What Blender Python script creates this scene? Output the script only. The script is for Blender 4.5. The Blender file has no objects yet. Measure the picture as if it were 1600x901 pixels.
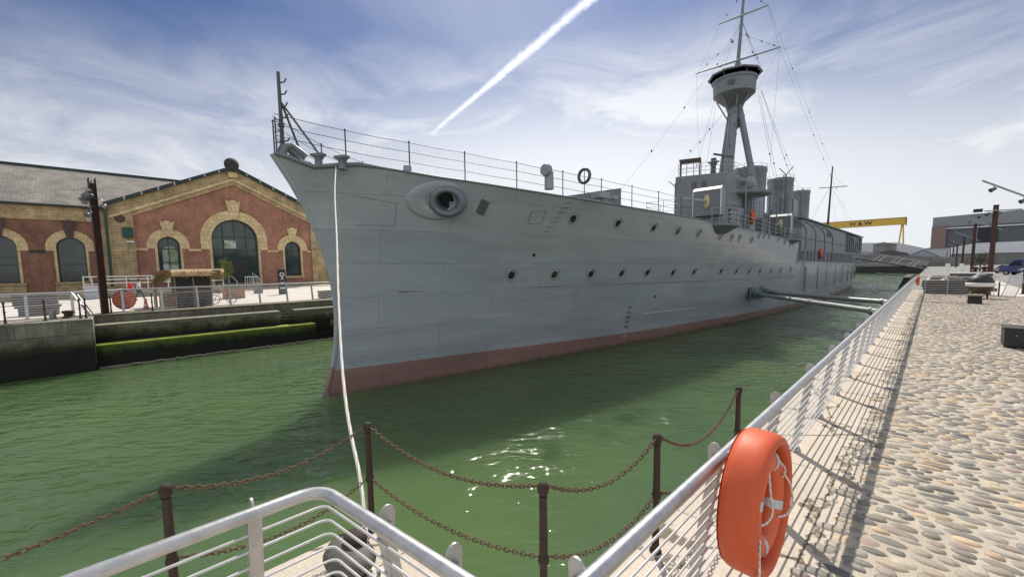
import bpy, math, random
import numpy as np
from math import sin, cos, pi, exp, sqrt, radians, hypot, atan2
from mathutils import Vector, Matrix
from mathutils.geometry import tessellate_polygon
random.seed(7)
SC = bpy.context.scene
COL = SC.collection
WORLD_LOC = {}

# ------------------------------------------------------------------ helpers
class MB:
    """collects shapes, then becomes ONE mesh object"""
    def __init__(s): s.v=[]; s.f=[]; s.m=[]; s.sm=[]
    def add(s, vs, fs, mi=0, smooth=False):
        o=len(s.v); s.v.extend([tuple(p) for p in vs])
        for f in fs: s.f.append(tuple(i+o for i in f)); s.m.append(mi); s.sm.append(smooth)
        return s
    def box(s, c, d, rz=0, mi=0, M=None):
        x,y,z=d[0]/2,d[1]/2,d[2]/2
        P=[Vector(p) for p in ((-x,-y,-z),(x,-y,-z),(x,y,-z),(-x,y,-z),(-x,-y,z),(x,-y,z),(x,y,z),(-x,y,z))]
        if M is None: M=Matrix.Rotation(rz,4,'Z')
        P=[(M@p)+Vector(c) for p in P]
        return s.add(P,[(0,3,2,1),(4,5,6,7),(0,1,5,4),(1,2,6,5),(2,3,7,6),(3,0,4,7)],mi)
    def bbox(s, a, b, mi=0):
        return s.box([(a[i]+b[i])/2 for i in range(3)],[abs(b[i]-a[i]) for i in range(3)],mi=mi)
    def bar(s, p, q, w, h, up=(0,0,1), mi=0):
        p=Vector(p); q=Vector(q); d=q-p; L=d.length; z=d.normalized(); u=Vector(up)
        if abs(z.dot(u))>.98: u=Vector((1,0,0))
        x=u.cross(z).normalized(); y=z.cross(x)
        M=Matrix((x,y,z)).transposed().to_4x4()
        return s.box((p+q)/2,(w,h,L),mi=mi,M=M)
    def tube(s, pts, r, n=8, closed=False, mi=0, caps=True, smooth=True):
        pts=[Vector(p) for p in pts]; N=len(pts); rs=r if isinstance(r,(list,tuple)) else [r]*N
        T=[]
        for i in range(N):
            a=pts[i-1] if (i>0 or closed) else pts[i]; b=pts[(i+1)%N] if (i<N-1 or closed) else pts[i]
            T.append((b-a).normalized())
        u=Vector((0,0,1)) if abs(T[0].z)<.9 else Vector((1,0,0))
        x=(u-T[0]*u.dot(T[0])).normalized(); vs=[]
        for i in range(N):
            x=(x-T[i]*x.dot(T[i])).normalized(); y=T[i].cross(x)
            for k in range(n):
                a=2*pi*k/n; vs.append(pts[i]+(x*cos(a)+y*sin(a))*rs[i])
        fs=[]
        for i in range(N if closed else N-1):
            j=(i+1)%N
            for k in range(n): fs.append((i*n+k,i*n+(k+1)%n,j*n+(k+1)%n,j*n+k))
        s.add(vs,fs,mi,smooth)
        if caps and not closed:
            s.add(vs[:n],[tuple(reversed(range(n)))],mi); s.add(vs[-n:],[tuple(range(n))],mi)
        return s
    def lathe(s, prof, c=(0,0,0), n=20, M=None, mi=0, smooth=True, sx=1, sy=1, caps=True):
        M=M or Matrix(); c=Vector(c); vs=[]
        for r,z in prof:
            for k in range(n):
                a=2*pi*k/n; vs.append((M@Vector((r*cos(a)*sx,r*sin(a)*sy,z)))+c)
        fs=[]
        for i in range(len(prof)-1):
            for k in range(n): fs.append((i*n+k,i*n+(k+1)%n,(i+1)*n+(k+1)%n,(i+1)*n+k))
        s.add(vs,fs,mi,smooth)
        if not caps: return s
        if prof[0][0]>1e-4: s.add(vs[:n],[tuple(reversed(range(n)))],mi)
        if prof[-1][0]>1e-4: s.add(vs[-n:],[tuple(range(n))],mi)
        return s
    def sphere(s, c, r, n=12, sc=(1,1,1), mi=0, M=None):
        pr=[(r*sin(pi*i/(n//2)),-r*cos(pi*i/(n//2))) for i in range(n//2+1)]
        S=Matrix.Diagonal((*sc,1)); 
        return s.lathe([(max(a,1e-5),b) for a,b in pr],c,n,(M or Matrix())@S,mi)
    def prism(s, poly, vec, mi=0):
        n=len(poly); v=Vector(vec); P=[Vector(p) for p in poly]
        vs=P+[p+v for p in P]
        fs=[tuple(reversed(range(n))),tuple(range(n,2*n))]+[(i,(i+1)%n,n+(i+1)%n,n+i) for i in range(n)]
        return s.add(vs,fs,mi)
    def grid(s, rows, mi=0, smooth=True, closed=False):
        n=len(rows[0]); vs=[p for r in rows for p in r]; fs=[]
        for i in range(len(rows)-1):
            for k in range(n if closed else n-1):
                fs.append((i*n+k,i*n+(k+1)%n,(i+1)*n+(k+1)%n,(i+1)*n+k))
        return s.add(vs,fs,mi,smooth)
    def torus(s, c, R, r, n=24, m=10, M=None, mi=0, sx=1, sy=1):
        M=M or Matrix(); c=Vector(c); pts=[]
        vs=[];fs=[]
        for i in range(n):
            a=2*pi*i/n
            for k in range(m):
                b=2*pi*k/m; q=R+r*cos(b)
                vs.append((M@Vector((q*cos(a)*sx,q*sin(a)*sy,r*sin(b))))+c)
        for i in range(n):
            for k in range(m): fs.append((i*m+k,((i+1)%n)*m+k,((i+1)%n)*m+(k+1)%m,i*m+(k+1)%m))
        return s.add(vs,fs,mi,True)
    def text(s, string, size, M, mi=0, bold=0.0):
        cu=bpy.data.curves.new('lettering','FONT'); cu.body=string; cu.size=size; cu.align_x='CENTER'; cu.align_y='CENTER'; cu.resolution_u=2; cu.offset=bold*size
        o=bpy.data.objects.new('lettering',cu); COL.objects.link(o)
        dg=bpy.context.evaluated_depsgraph_get(); me=bpy.data.meshes.new_from_object(o.evaluated_get(dg))
        s.add([M@v.co for v in me.vertices],[tuple(p.vertices) for p in me.polygons],mi)
        bpy.data.objects.remove(o); bpy.data.meshes.remove(me); bpy.data.curves.remove(cu); return s
    def build(s, name, mats, parent=None, bevel=0):
        me=bpy.data.meshes.new(name); off=WORLD_LOC.get(parent.name,Vector()) if parent else Vector()
        me.from_pydata([(p[0]-off.x,p[1]-off.y,p[2]-off.z) for p in s.v],[],s.f)
        if not isinstance(mats,(list,tuple)): mats=[mats]
        for m in mats: me.materials.append(m)
        me.polygons.foreach_set('material_index',s.m); me.polygons.foreach_set('use_smooth',s.sm)
        me.update()
        o=bpy.data.objects.new(name,me); COL.objects.link(o)
        if parent: o.parent=parent; WORLD_LOC[o.name]=off
        if bevel:
            b=o.modifiers.new('bevel','BEVEL'); b.width=bevel; b.segments=2; b.limit_method='ANGLE'
        return o

def tag(o,label=None,cat=None,group=None,kind=None):
    if label: o['label']=label
    if cat: o['category']=cat
    if group: o['group']=group
    if kind: o['kind']=kind
    return o
def thing(name,loc,label,cat,group=None):
    o=bpy.data.objects.new(name,None); COL.objects.link(o); o.empty_display_size=.3
    o.location=loc; WORLD_LOC[o.name]=Vector(loc)
    return tag(o,label,cat,group)
def copy_tree(o,parent=None):
    c=o.copy(); COL.objects.link(c)
    if parent: c.parent=parent
    for ch in list(o.children): copy_tree(ch,c)
    return c
def dup(o,loc,rz=0,label=None,group=None,scale=1):
    c=copy_tree(o); c.location=loc; c.rotation_euler=(0,0,rz); c.scale=(scale,)*3
    if label: c['label']=label
    if group: c['group']=group
    return c
def RX(a): return Matrix.Rotation(a,4,'X')
def RY(a): return Matrix.Rotation(a,4,'Y')
def RZ(a): return Matrix.Rotation(a,4,'Z')

# ------------------------------------------------------------------ materials
def new_mat(name):
    m=bpy.data.materials.new(name); m.use_nodes=True; nt=m.node_tree
    return m,nt,nt.nodes,nt.links,nt.nodes['Principled BSDF']
def noise(N,L,vec,scale,detail=5,rough=.6,dist=0):
    n=N.new('ShaderNodeTexNoise'); n.inputs['Scale'].default_value=scale; n.inputs['Detail'].default_value=detail
    n.inputs['Roughness'].default_value=rough; n.inputs['Distortion'].default_value=dist
    if vec is not None: L.new(vec,n.inputs['Vector'])
    return n.outputs['Fac']
def mapping(N,L,vec,scale=(1,1,1),rot=(0,0,0),loc=(0,0,0)):
    m=N.new('ShaderNodeMapping'); m.inputs['Scale'].default_value=scale; m.inputs['Rotation'].default_value=rot; m.inputs['Location'].default_value=loc
    L.new(vec,m.inputs['Vector']); return m.outputs['Vector']
def ramp(N,L,fac,stops):
    r=N.new('ShaderNodeValToRGB'); e=r.color_ramp.elements
    while len(e)<len(stops): e.new(.5)
    for el,(p,c) in zip(e,stops):
        el.position=p; el.color=(*c,1) if len(c)==3 else c
    L.new(fac,r.inputs['Fac']); return r.outputs['Color']
def mix(N,L,fac,a,b,mode='MIX'):
    m=N.new('ShaderNodeMix'); m.data_type='RGBA'; m.blend_type=mode
    for sock,val in ((m.inputs[0],fac),(m.inputs[6],a),(m.inputs[7],b)):
        if isinstance(val,(int,float)): sock.default_value=val
        elif isinstance(val,(tuple,list)): sock.default_value=(*val,1) if len(val)==3 else val
        else: L.new(val,sock)
    return m.outputs[2]
def math_(N,L,op,a,b=0.0,c=None):
    m=N.new('ShaderNodeMath'); m.operation=op
    for i,v in enumerate((a,b) if c is None else (a,b,c)):
        if isinstance(v,(int,float)): m.inputs[i].default_value=v
        else: L.new(v,m.inputs[i])
    return m.outputs[0]
def bump(N,L,h,strength,dist=.02,normal=None):
    b=N.new('ShaderNodeBump'); b.inputs['Strength'].default_value=strength; b.inputs['Distance'].default_value=dist
    L.new(h,b.inputs['Height'])
    if normal is not None: L.new(normal,b.inputs['Normal'])
    return b.outputs['Normal']
def sc(c,k): return tuple(min(1,x*k) for x in c)
def objvec(N,L,world=False):
    if world:
        return N.new('ShaderNodeNewGeometry').outputs['Position']
    return N.new('ShaderNodeTexCoord').outputs['Object']
def plain(name,col,rough=.6,metal=0,var=.18,scale=3,col2=None,bmp=.15,bscale=25,bdist=.01,world=False,spec=.5,thr=(.35,.7)):
    m,nt,N,L,B=new_mat(name); v=objvec(N,L,world)
    f=noise(N,L,v,scale,6,.65); 
    base=ramp(N,L,f,[(.25,sc(col,1-var)),(.75,sc(col,1+var))])
    if col2:
        g=noise(N,L,v,scale*.55,5,.7,.4)
        base=mix(N,L,ramp(N,L,g,[(thr[0],(0,0,0)),(thr[1],(1,1,1))]),base,col2)
    L.new(base,B.inputs['Base Color'])
    B.inputs['Roughness'].default_value=rough; B.inputs['Metallic'].default_value=metal; B.inputs['Specular IOR Level'].default_value=spec
    rr=math_(N,L,'MULTIPLY_ADD',f,.25,rough-.12); L.new(rr,B.inputs['Roughness'])
    if bmp:
        h=noise(N,L,v,bscale,4,.6); L.new(bump(N,L,h,bmp,bdist),B.inputs['Normal'])
    return m
def brickmat(name,c1,c2,mortar,bw=.23,bh=.075,axes='YZ',var=.5,stain=(.05,.04,.035),stainamt=.35,ms=.012,bmp=.4,scale_noise=.6,rough=.85):
    m,nt,N,L,B=new_mat(name); p=objvec(N,L,True)
    s=N.new('ShaderNodeSeparateXYZ'); L.new(p,s.inputs[0]); c=N.new('ShaderNodeCombineXYZ')
    L.new(s.outputs[axes[0]],c.inputs[0]); L.new(s.outputs[axes[1]],c.inputs[1])
    b=N.new('ShaderNodeTexBrick'); L.new(c.outputs[0],b.inputs['Vector'])
    b.inputs['Color1'].default_value=(*c1,1); b.inputs['Color2'].default_value=(*c2,1); b.inputs['Mortar'].default_value=(*mortar,1)
    b.inputs['Scale'].default_value=1; b.inputs['Brick Width'].default_value=bw; b.inputs['Row Height'].default_value=bh
    b.inputs['Mortar Size'].default_value=ms; b.inputs['Bias'].default_value=0
    g=noise(N,L,p,scale_noise,7,.7); g2=noise(N,L,mapping(N,L,p,(2.5,2.5,.25)),1.0,5,.6)
    col=mix(N,L,1.0,b.outputs['Color'],ramp(N,L,g,[(.3,(1-var,)*3),(.7,(1.25,)*3)]),'MULTIPLY')
    st=ramp(N,L,g2,[(.52,(0,0,0)),(.8,(stainamt,)*3)])
    col=mix(N,L,st,col,stain)
    L.new(col,B.inputs['Base Color']); B.inputs['Roughness'].default_value=rough
    L.new(bump(N,L,b.outputs['Fac'],bmp,-.01),B.inputs['Normal'])
    return m
M={}
M['galv']=plain('galvanised steel',(.42,.43,.44),.42,.75,.12,14,col2=(.55,.55,.54),bmp=.08,bscale=60)
M['whitesteel']=plain('pale painted steel',(.62,.62,.62),.38,.35,.1,10,bmp=.05)
M['rust']=plain('rusty iron',(.034,.026,.023),.75,.2,.4,9,col2=(.085,.05,.035),bmp=.5,bscale=60)
M['chainrust']=plain('rusty chain iron',(.10,.068,.048),.7,.3,.4,30,col2=(.21,.13,.08),bmp=.4,bscale=120)
M['corten']=plain('weathered brown steel',(.085,.036,.025),.75,.1,.3,3,col2=(.05,.026,.022),bmp=.2)
M['darkmetal']=plain('dark metal',(.03,.031,.033),.5,.4,.3,8)
M['black']=plain('black paint',(.018,.018,.02),.5,0,.3,6)
M['orange']=plain('orange plastic',(.64,.105,.034),.52,0,.1,5,col2=(.54,.095,.034),bmp=.05,bscale=80,spec=.4)
M['orangering']=plain('orange lifebuoy',(.68,.12,.04),.5,0,.06,8,bmp=.05)
M['tape']=plain('reflective tape',(.55,.57,.58),.35,.2,.08,30)
M['rope']=None
M['white']=plain('white paint',(.7,.7,.68),.5,0,.06,4,bmp=.05)
M['offwhite']=plain('off white board',(.6,.59,.56),.6,0,.1,3)
M['shipgrey']=plain('ship grey paint',(.19,.213,.237),.42,0,.12,1.2,col2=(.15,.17,.19),bmp=.08,bscale=8)
M['shiplight']=plain('light ship grey',(.29,.315,.34),.4,0,.08,2,bmp=.05)
M['shipdark']=plain('dark ship grey',(.085,.095,.105),.5,0,.2,2)
M['shipdeck']=plain('weathered deck',(.2,.17,.13),.8,0,.2,3)
M['deckwire']=plain('wire',(.05,.052,.055),.5,.3,.1,5,bmp=0)
M['brass']=plain('cream painted brass',(.50,.43,.24),.4,.3,.2,6)
M['glassdark']=None
M['thatch']=plain('dry thatch',(.42,.31,.16),.9,0,.35,20,col2=(.3,.2,.1),bmp=.8,bscale=80)
M['woodcrate']=plain('bare timber',(.33,.21,.13),.8,0,.25,5,bmp=.3)
M['darkwood']=plain('dark wet timber',(.02,.018,.014),.8,0,.4,3,col2=(.045,.038,.028),bmp=.5,bscale=12)
M['green']=plain('green frame paint',(.012,.065,.045),.5,0,.2,3)
M['slate']=brickmat('slate roof',(.23,.21,.185),(.29,.27,.235),(.12,.11,.1),.55,.32,'YX',.45,(.09,.08,.065),.4,.02,.5,.5)
M['sandstone']=brickmat('buff stone',(.54,.41,.22),(.44,.335,.18),(.3,.24,.16),.75,.3,'YZ',.45,(.06,.045,.03),.45,.02,.3,.8)
M['sandtrim']=brickmat('buff arch stone',(.70,.55,.30),(.60,.47,.255),(.36,.3,.2),.5,.5,'YZ',.25,(.1,.08,.05),.25,.02,.3,.8)
M['brick']=brickmat('red brick',(.46,.18,.11),(.33,.122,.073),(.38,.28,.21),.23,.075,'YZ',.45,(.07,.035,.028),.5,.01,.4,.5)
M['brick2']=brickmat('dark red brick',(.34,.137,.086),(.23,.088,.055),(.27,.2,.145),.23,.075,'YZ',.5,(.05,.028,.022),.6,.01,.4,.5)
M['cobble']=None
M['tarmac']=plain('tarmac',(.22,.217,.21),.9,0,.15,.6,col2=(.28,.275,.26),world=True,bmp=.3,bscale=30)
M['leftpave']=plain('pale quay paving',(.66,.61,.54),.85,0,.12,.8,col2=(.56,.52,.46),world=True)
M['terrace']=plain('sandy render',(.40,.35,.28),.85,0,.15,1.5,col2=(.33,.28,.22),world=True)
M['skin']=plain('skin',(.5,.28,.2),.6,0,.05,8,bmp=0)
M['jean']=plain('dark trousers',(.02,.024,.035),.8,0,.15,20,bmp=0)
M['redcloth']=plain('red cloth',(.55,.02,.03),.8,0,.1,20,bmp=0)
M['palecloth']=plain('pale blue cloth',(.55,.58,.7),.8,0,.08,20,bmp=0)
M['blackcloth']=plain('black cloth',(.015,.015,.018),.8,0,.15,20,bmp=0)
M['hair']=plain('dark hair',(.02,.015,.012),.6,0,.2,30,bmp=0)
M['craney']=plain('yellow crane paint',(.62,.41,.06),.5,0,.08,.05,bmp=0,world=True)
M['hallgrey']=plain('blue grey cladding',(.10,.112,.127),.6,0,.06,.02,bmp=0,world=True)
M['halllight']=plain('pale grey cladding',(.235,.245,.26),.6,0,.05,.03,bmp=0,world=True)
M['hallbrown']=plain('brown cladding',(.22,.15,.125),.7,0,.1,.05,bmp=0,world=True)
M['halldark']=plain('dark opening',(.015,.022,.026),.6,0,.1,.05,bmp=0,world=True)
M['shedwhite']=plain('white sheeting',(.62,.64,.66),.6,0,.05,.1,bmp=0,world=True)
M['shedbrown']=plain('dark shed roof',(.10,.085,.085),.7,0,.1,.2,bmp=0,world=True)
M['hoarding']=plain('mottled grey hoarding',(.235,.225,.215),.8,0,.3,.35,col2=(.15,.145,.14),bmp=0,world=True)
M['lock']=plain('dark wet lock gate',(.03,.033,.03),.7,0,.4,.8,col2=(.06,.055,.04),world=True)
M['bluepaint']=plain('blue van paint',(.08,.1,.22),.35,0,.1,2,bmp=0)
M['silver']=plain('silver car paint',(.5,.51,.53),.3,.4,.05,2,bmp=0)
M['tyre']=plain('tyre rubber',(.015,.015,.015),.8,0,.1,9,bmp=0)
def glass(name,col,rough=.08):
    m,nt,N,L,B=new_mat(name); v=objvec(N,L,True)
    f=noise(N,L,v,.7,3); L.new(ramp(N,L,f,[(.35,sc(col,.6)),(.7,sc(col,1.5))]),B.inputs['Base Color'])
    B.inputs['Roughness'].default_value=rough; B.inputs['Specular IOR Level'].default_value=.8
    L.new(bump(N,L,noise(N,L,v,1.2,2),.05,.05),B.inputs['Normal'])
    return m
M['glass']=glass('window glass',(.028,.042,.038)); M['portglass']=glass('porthole glass',(.022,.026,.018),.15)
M['windscreen']=glass('vehicle glass',(.03,.035,.04))
def rope_mat():
    m,nt,N,L,B=new_mat('white rope'); v=objvec(N,L,True)
    w=N.new('ShaderNodeTexWave'); w.wave_type='BANDS'; w.bands_direction='DIAGONAL'; w.inputs['Scale'].default_value=14; L.new(v,w.inputs['Vector'])
    L.new(ramp(N,L,w.outputs['Fac'],[(.2,(.58,.53,.46)),(.7,(.8,.77,.7))]),B.inputs['Base Color'])
    B.inputs['Roughness'].default_value=.85; L.new(bump(N,L,w.outputs['Fac'],.5,.01),B.inputs['Normal']); return m
M['rope']=rope_mat()
def hull_mat(name,base,dark,tide=False):
    m,nt,N,L,B=new_mat(name); p=objvec(N,L,True)
    s=N.new('ShaderNodeSeparateXYZ'); L.new(p,s.inputs[0]); c=N.new('ShaderNodeCombineXYZ')
    # plating: long strakes running along the ship
    zz=math_(N,L,'MULTIPLY_ADD',s.outputs['Y'],.008,s.outputs['Z'])
    L.new(s.outputs['Y'],c.inputs[0]); L.new(zz,c.inputs[1])
    b=N.new('ShaderNodeTexBrick'); L.new(c.outputs[0],b.inputs['Vector'])
    b.inputs['Scale'].default_value=1; b.inputs['Brick Width'].default_value=5.2; b.inputs['Row Height'].default_value=1.32; b.inputs['Mortar Size'].default_value=.012
    b.inputs['Color1'].default_value=(1,1,1,1); b.inputs['Color2'].default_value=(.90,.91,.925,1); b.inputs['Mortar'].default_value=(.74,.75,.76,1)
    streak=noise(N,L,mapping(N,L,p,(.5,.09,1.1)),1.4,6,.6,.2)
    run=noise(N,L,mapping(N,L,p,(2,2.2,.18)),1.3,5,.65)
    blot=noise(N,L,p,.35,4,.6)
    col=ramp(N,L,streak,[(.3,sc(base,.80)),(.72,sc(base,1.14))])
    col=mix(N,L,ramp(N,L,blot,[(.35,(0,0,0)),(.7,(.55,)*3)]),col,dark)
    col=mix(N,L,ramp(N,L,run,[(.55,(0,0,0)),(.85,(.35,)*3)]),col,sc(base,.7))
    col=mix(N,L,1.0,col,b.outputs['Color'],'MULTIPLY')
    if tide:
        zf=math_(N,L,'MULTIPLY_ADD',run,.5,math_(N,L,'MULTIPLY_ADD',blot,.35,s.outputs['Z']))
        mr=N.new('ShaderNodeMapRange'); mr.inputs[1].default_value=-1.95; mr.inputs[2].default_value=-2.4; L.new(zf,mr.inputs[0])
        col=mix(N,L,math_(N,L,'MULTIPLY',mr.outputs[0],.85),col,(.035,.03,.02))
    L.new(col,B.inputs['Base Color'])
    L.new(math_(N,L,'MULTIPLY_ADD',streak,.22,.14),B.inputs['Roughness']); B.inputs['Specular IOR Level'].default_value=.62
    dent=noise(N,L,mapping(N,L,p,(1,.7,1)),.9,3,.5)
    # rivet rows
    v=N.new('ShaderNodeTexVoronoi'); v.inputs['Scale'].default_value=9; v.inputs['Randomness'].default_value=0; L.new(c.outputs[0],v.inputs['Vector'])
    rv=ramp(N,L,v.outputs['Distance'],[(.1,(1,1,1)),(.22,(0,0,0))])
    n1=bump(N,L,b.outputs['Fac'],.5,-.012); n2=bump(N,L,dent,.16,.2,n1); n3=bump(N,L,rv,.12,.004,n2)
    L.new(n3,B.inputs['Normal']); return m
M['hull']=hull_mat('hull grey paint',(.385,.41,.435),(.35,.385,.42))
M['boot']=hull_mat('red oxide boot topping',(.32,.185,.16),(.26,.165,.145),True)
def stone_mat():
    m,nt,N,L,B=new_mat('cobble stone'); a=N.new('ShaderNodeAttribute'); a.attribute_name='tint'; p=objvec(N,L,True)
    f=noise(N,L,p,18,5,.7)
    L.new(mix(N,L,1.0,a.outputs['Color'],ramp(N,L,f,[(.25,(.72,)*3),(.75,(1.2,)*3)]),'MULTIPLY'),B.inputs['Base Color'])
    B.inputs['Roughness'].default_value=.62; L.new(bump(N,L,noise(N,L,p,60,4),.35,.006),B.inputs['Normal']); return m
M['cobble']=stone_mat()
def mortar_mat():
    m,nt,N,L,B=new_mat('sandy mortar'); p=objvec(N,L,True)
    f=noise(N,L,p,1.2,7,.7); g=noise(N,L,p,90,3,.6)
    col=ramp(N,L,f,[(.3,(.42,.365,.285)),(.7,(.55,.485,.385))])
    col=mix(N,L,1,col,ramp(N,L,g,[(.3,(.75,)*3),(.7,(1.15,)*3)]),'MULTIPLY')
    L.new(col,B.inputs['Base Color']); B.inputs['Roughness'].default_value=.9
    L.new(bump(N,L,g,.5,.008),B.inputs['Normal']); return m
M['mortar']=mortar_mat()
def slab_mat():
    m,nt,N,L,B=new_mat('pale quay coping'); p=objvec(N,L,True)
    b=N.new('ShaderNodeTexBrick'); L.new(mapping(N,L,p,rot=(0,0,pi/2)),b.inputs['Vector']); b.inputs['Scale'].default_value=1
    b.inputs['Brick Width'].default_value=1.9; b.inputs['Row Height'].default_value=3.0; b.inputs['Mortar Size'].default_value=.008; b.offset=0
    b.inputs['Color1'].default_value=(1,1,1,1); b.inputs['Color2'].default_value=(.9,.89,.87,1); b.inputs['Mortar'].default_value=(.32,.3,.27,1)
    f=noise(N,L,p,.9,7,.7); g=noise(N,L,p,35,4,.65)
    col=ramp(N,L,f,[(.28,(.54,.465,.37)),(.72,(.68,.60,.50))])
    col=mix(N,L,1,col,ramp(N,L,g,[(.3,(.82,)*3),(.7,(1.1,)*3)]),'MULTIPLY')
    w=noise(N,L,p,1.7,4,.6); pv=N.new('ShaderNodeVectorMath'); pv.operation='ADD'; L.new(p,pv.inputs[0]); cc=N.new('ShaderNodeCombineXYZ'); L.new(w,cc.inputs[0]); L.new(w,cc.inputs[1]); L.new(cc.outputs[0],pv.inputs[1])
    v=N.new('ShaderNodeTexVoronoi'); v.feature='DISTANCE_TO_EDGE'; v.inputs['Scale'].default_value=.4; L.new(pv.outputs[0],v.inputs['Vector'])
    cr=ramp(N,L,v.outputs['Distance'],[(.004,(.3,.28,.25)),(.009,(1,1,1))])
    col=mix(N,L,1,col,cr,'MULTIPLY'); col=mix(N,L,1,col,b.outputs['Color'],'MULTIPLY')
    L.new(col,B.inputs['Base Color']); B.inputs['Roughness'].default_value=.85
    L.new(bump(N,L,g,.25,.006),B.inputs['Normal']); return m
M['slab']=slab_mat()
def quaywall_mat(name,top,mid,low,z1,z2,z3):
    # dock wall: dry stone above, algae and black wet band below the tide line
    m,nt,N,L,B=new_mat(name); p=objvec(N,L,True); s=N.new('ShaderNodeSeparateXYZ'); L.new(p,s.inputs[0])
    f=noise(N,L,p,1.1,7,.7,.3); run=noise(N,L,mapping(N,L,p,(2.2,2.2,.22)),1.6,6,.65)
    z=math_(N,L,'MULTIPLY_ADD',f,.7,s.outputs['Z']); z=math_(N,L,'MULTIPLY_ADD',run,.5,math_(N,L,'SUBTRACT',z,.6))
    mr=N.new('ShaderNodeMapRange'); mr.inputs[1].default_value=z3; mr.inputs[2].default_value=z1; L.new(z,mr.inputs[0])
    k=(z2-z3)/(z1-z3)
    col=ramp(N,L,mr.outputs[0],[(0,low),(k*.6,low),(k,mid),(min(.97,k+.22),top),(1,top)])
    col=mix(N,L,1,col,ramp(N,L,f,[(.3,(.6,)*3),(.7,(1.3,)*3)]),'MULTIPLY')
    col=mix(N,L,ramp(N,L,run,[(.5,(0,0,0)),(.75,(.6,)*3)]),col,(.018,.018,.013))
    cb=N.new('ShaderNodeCombineXYZ'); L.new(math_(N,L,'ADD',s.outputs['Y'],math_(N,L,'MULTIPLY',f,.05)),cb.inputs[0]); L.new(math_(N,L,'ADD',s.outputs['Z'],math_(N,L,'MULTIPLY',f,.06)),cb.inputs[1])
    b=N.new('ShaderNodeTexBrick'); L.new(cb.outputs[0],b.inputs['Vector']); b.inputs['Scale'].default_value=1; b.inputs['Brick Width'].default_value=1.7; b.inputs['Row Height'].default_value=.62; b.inputs['Mortar Size'].default_value=.014
    b.inputs['Color1'].default_value=(1,1,1,1); b.inputs['Color2'].default_value=(.72,.72,.7,1); b.inputs['Mortar'].default_value=(.4,.4,.38,1)
    col=mix(N,L,1,col,b.outputs['Color'],'MULTIPLY')
    pat=noise(N,L,p,.55,6,.7,.6); col=mix(N,L,ramp(N,L,pat,[(.56,(0,0,0)),(.66,(.5,)*3)]),col,(.3,.28,.22),'MULTIPLY')
    L.new(col,B.inputs['Base Color']); B.inputs['Roughness'].default_value=.8
    n1=bump(N,L,b.outputs['Fac'],.6,-.03)
    L.new(bump(N,L,noise(N,L,p,7,6,.7),.6,.04,n1),B.inputs['Normal']); return m
M['dockwall']=quaywall_mat('weathered dock wall',(.27,.25,.20),(.085,.085,.035),(.010,.011,.008),-.2,-1.2,-2.0)
M['ledge']=quaywall_mat('dock ledge stone',(.20,.19,.14),(.06,.068,.022),(.011,.013,.007),-.3,-.95,-1.6)
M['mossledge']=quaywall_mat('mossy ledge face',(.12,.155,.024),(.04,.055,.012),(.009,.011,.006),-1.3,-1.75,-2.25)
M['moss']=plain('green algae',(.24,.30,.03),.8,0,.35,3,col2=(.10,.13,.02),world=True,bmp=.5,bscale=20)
M['ledgetop']=plain('pale worn ledge',(.3,.275,.21),.85,0,.3,2,col2=(.15,.15,.09),world=True)
M['concrete']=plain('grey concrete',(.30,.285,.255),.85,0,.2,2,col2=(.2,.19,.16),world=True,bmp=.4)
M['shell']=plain('pale tide line',(.33,.30,.24),.9,0,.3,9,world=True)
def water_mat():
    m,nt,N,L,B=new_mat('green dock water'); p=objvec(N,L,True)
    d=noise(N,L,p,.12,4,.5)
    L.new(ramp(N,L,d,[(.3,(.062,.110,.048)),(.7,(.094,.150,.054))]),B.inputs['Base Color'])
    B.subsurface_method='BURLEY'; B.inputs['Subsurface Weight'].default_value=1.0; B.inputs['Subsurface Radius'].default_value=(.9,1,.8); B.inputs['Subsurface Scale'].default_value=4.0
    B.inputs['Roughness'].default_value=.03; B.inputs['IOR'].default_value=1.33; B.inputs['Specular IOR Level'].default_value=.5
    # wind ripples, crests lying across the dock
    pr=mapping(N,L,p,rot=(0,0,radians(-48))); pr2=mapping(N,L,p,rot=(0,0,radians(-22)))
    a=noise(N,L,mapping(N,L,pr,(1.05,2.2,1)),1.0,2,.45,.7)
    b=noise(N,L,mapping(N,L,pr2,(1.0,1.7,1)),.42,2,.5,.5)
    c=noise(N,L,mapping(N,L,pr,(1.2,2.2,1)),2.5,3,.5,.6)
    patch=ramp(N,L,noise(N,L,p,.10,3,.5,.5),[(.36,(.4,)*3),(.62,(1,1,1))])
    h=math_(N,L,'MULTIPLY_ADD',b,1.0,a); h=math_(N,L,'MULTIPLY_ADD',c,.28,h)
    # calmer in the sheltered corner of the dock
    vd=N.new('ShaderNodeVectorMath'); vd.operation='DISTANCE'; L.new(p,vd.inputs[0]); vd.inputs[1].default_value=(-1.7,1.7,-2.6)
    mr=N.new('ShaderNodeMapRange'); mr.inputs[1].default_value=5.5; mr.inputs[2].default_value=13; mr.inputs[3].default_value=.24; L.new(vd.outputs['Value'],mr.inputs[0])
    h=math_(N,L,'MULTIPLY',math_(N,L,'MULTIPLY',h,patch),mr.outputs[0])
    L.new(bump(N,L,h,1.0,.25),B.inputs['Normal']); return m
M['water']=water_mat()
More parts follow.
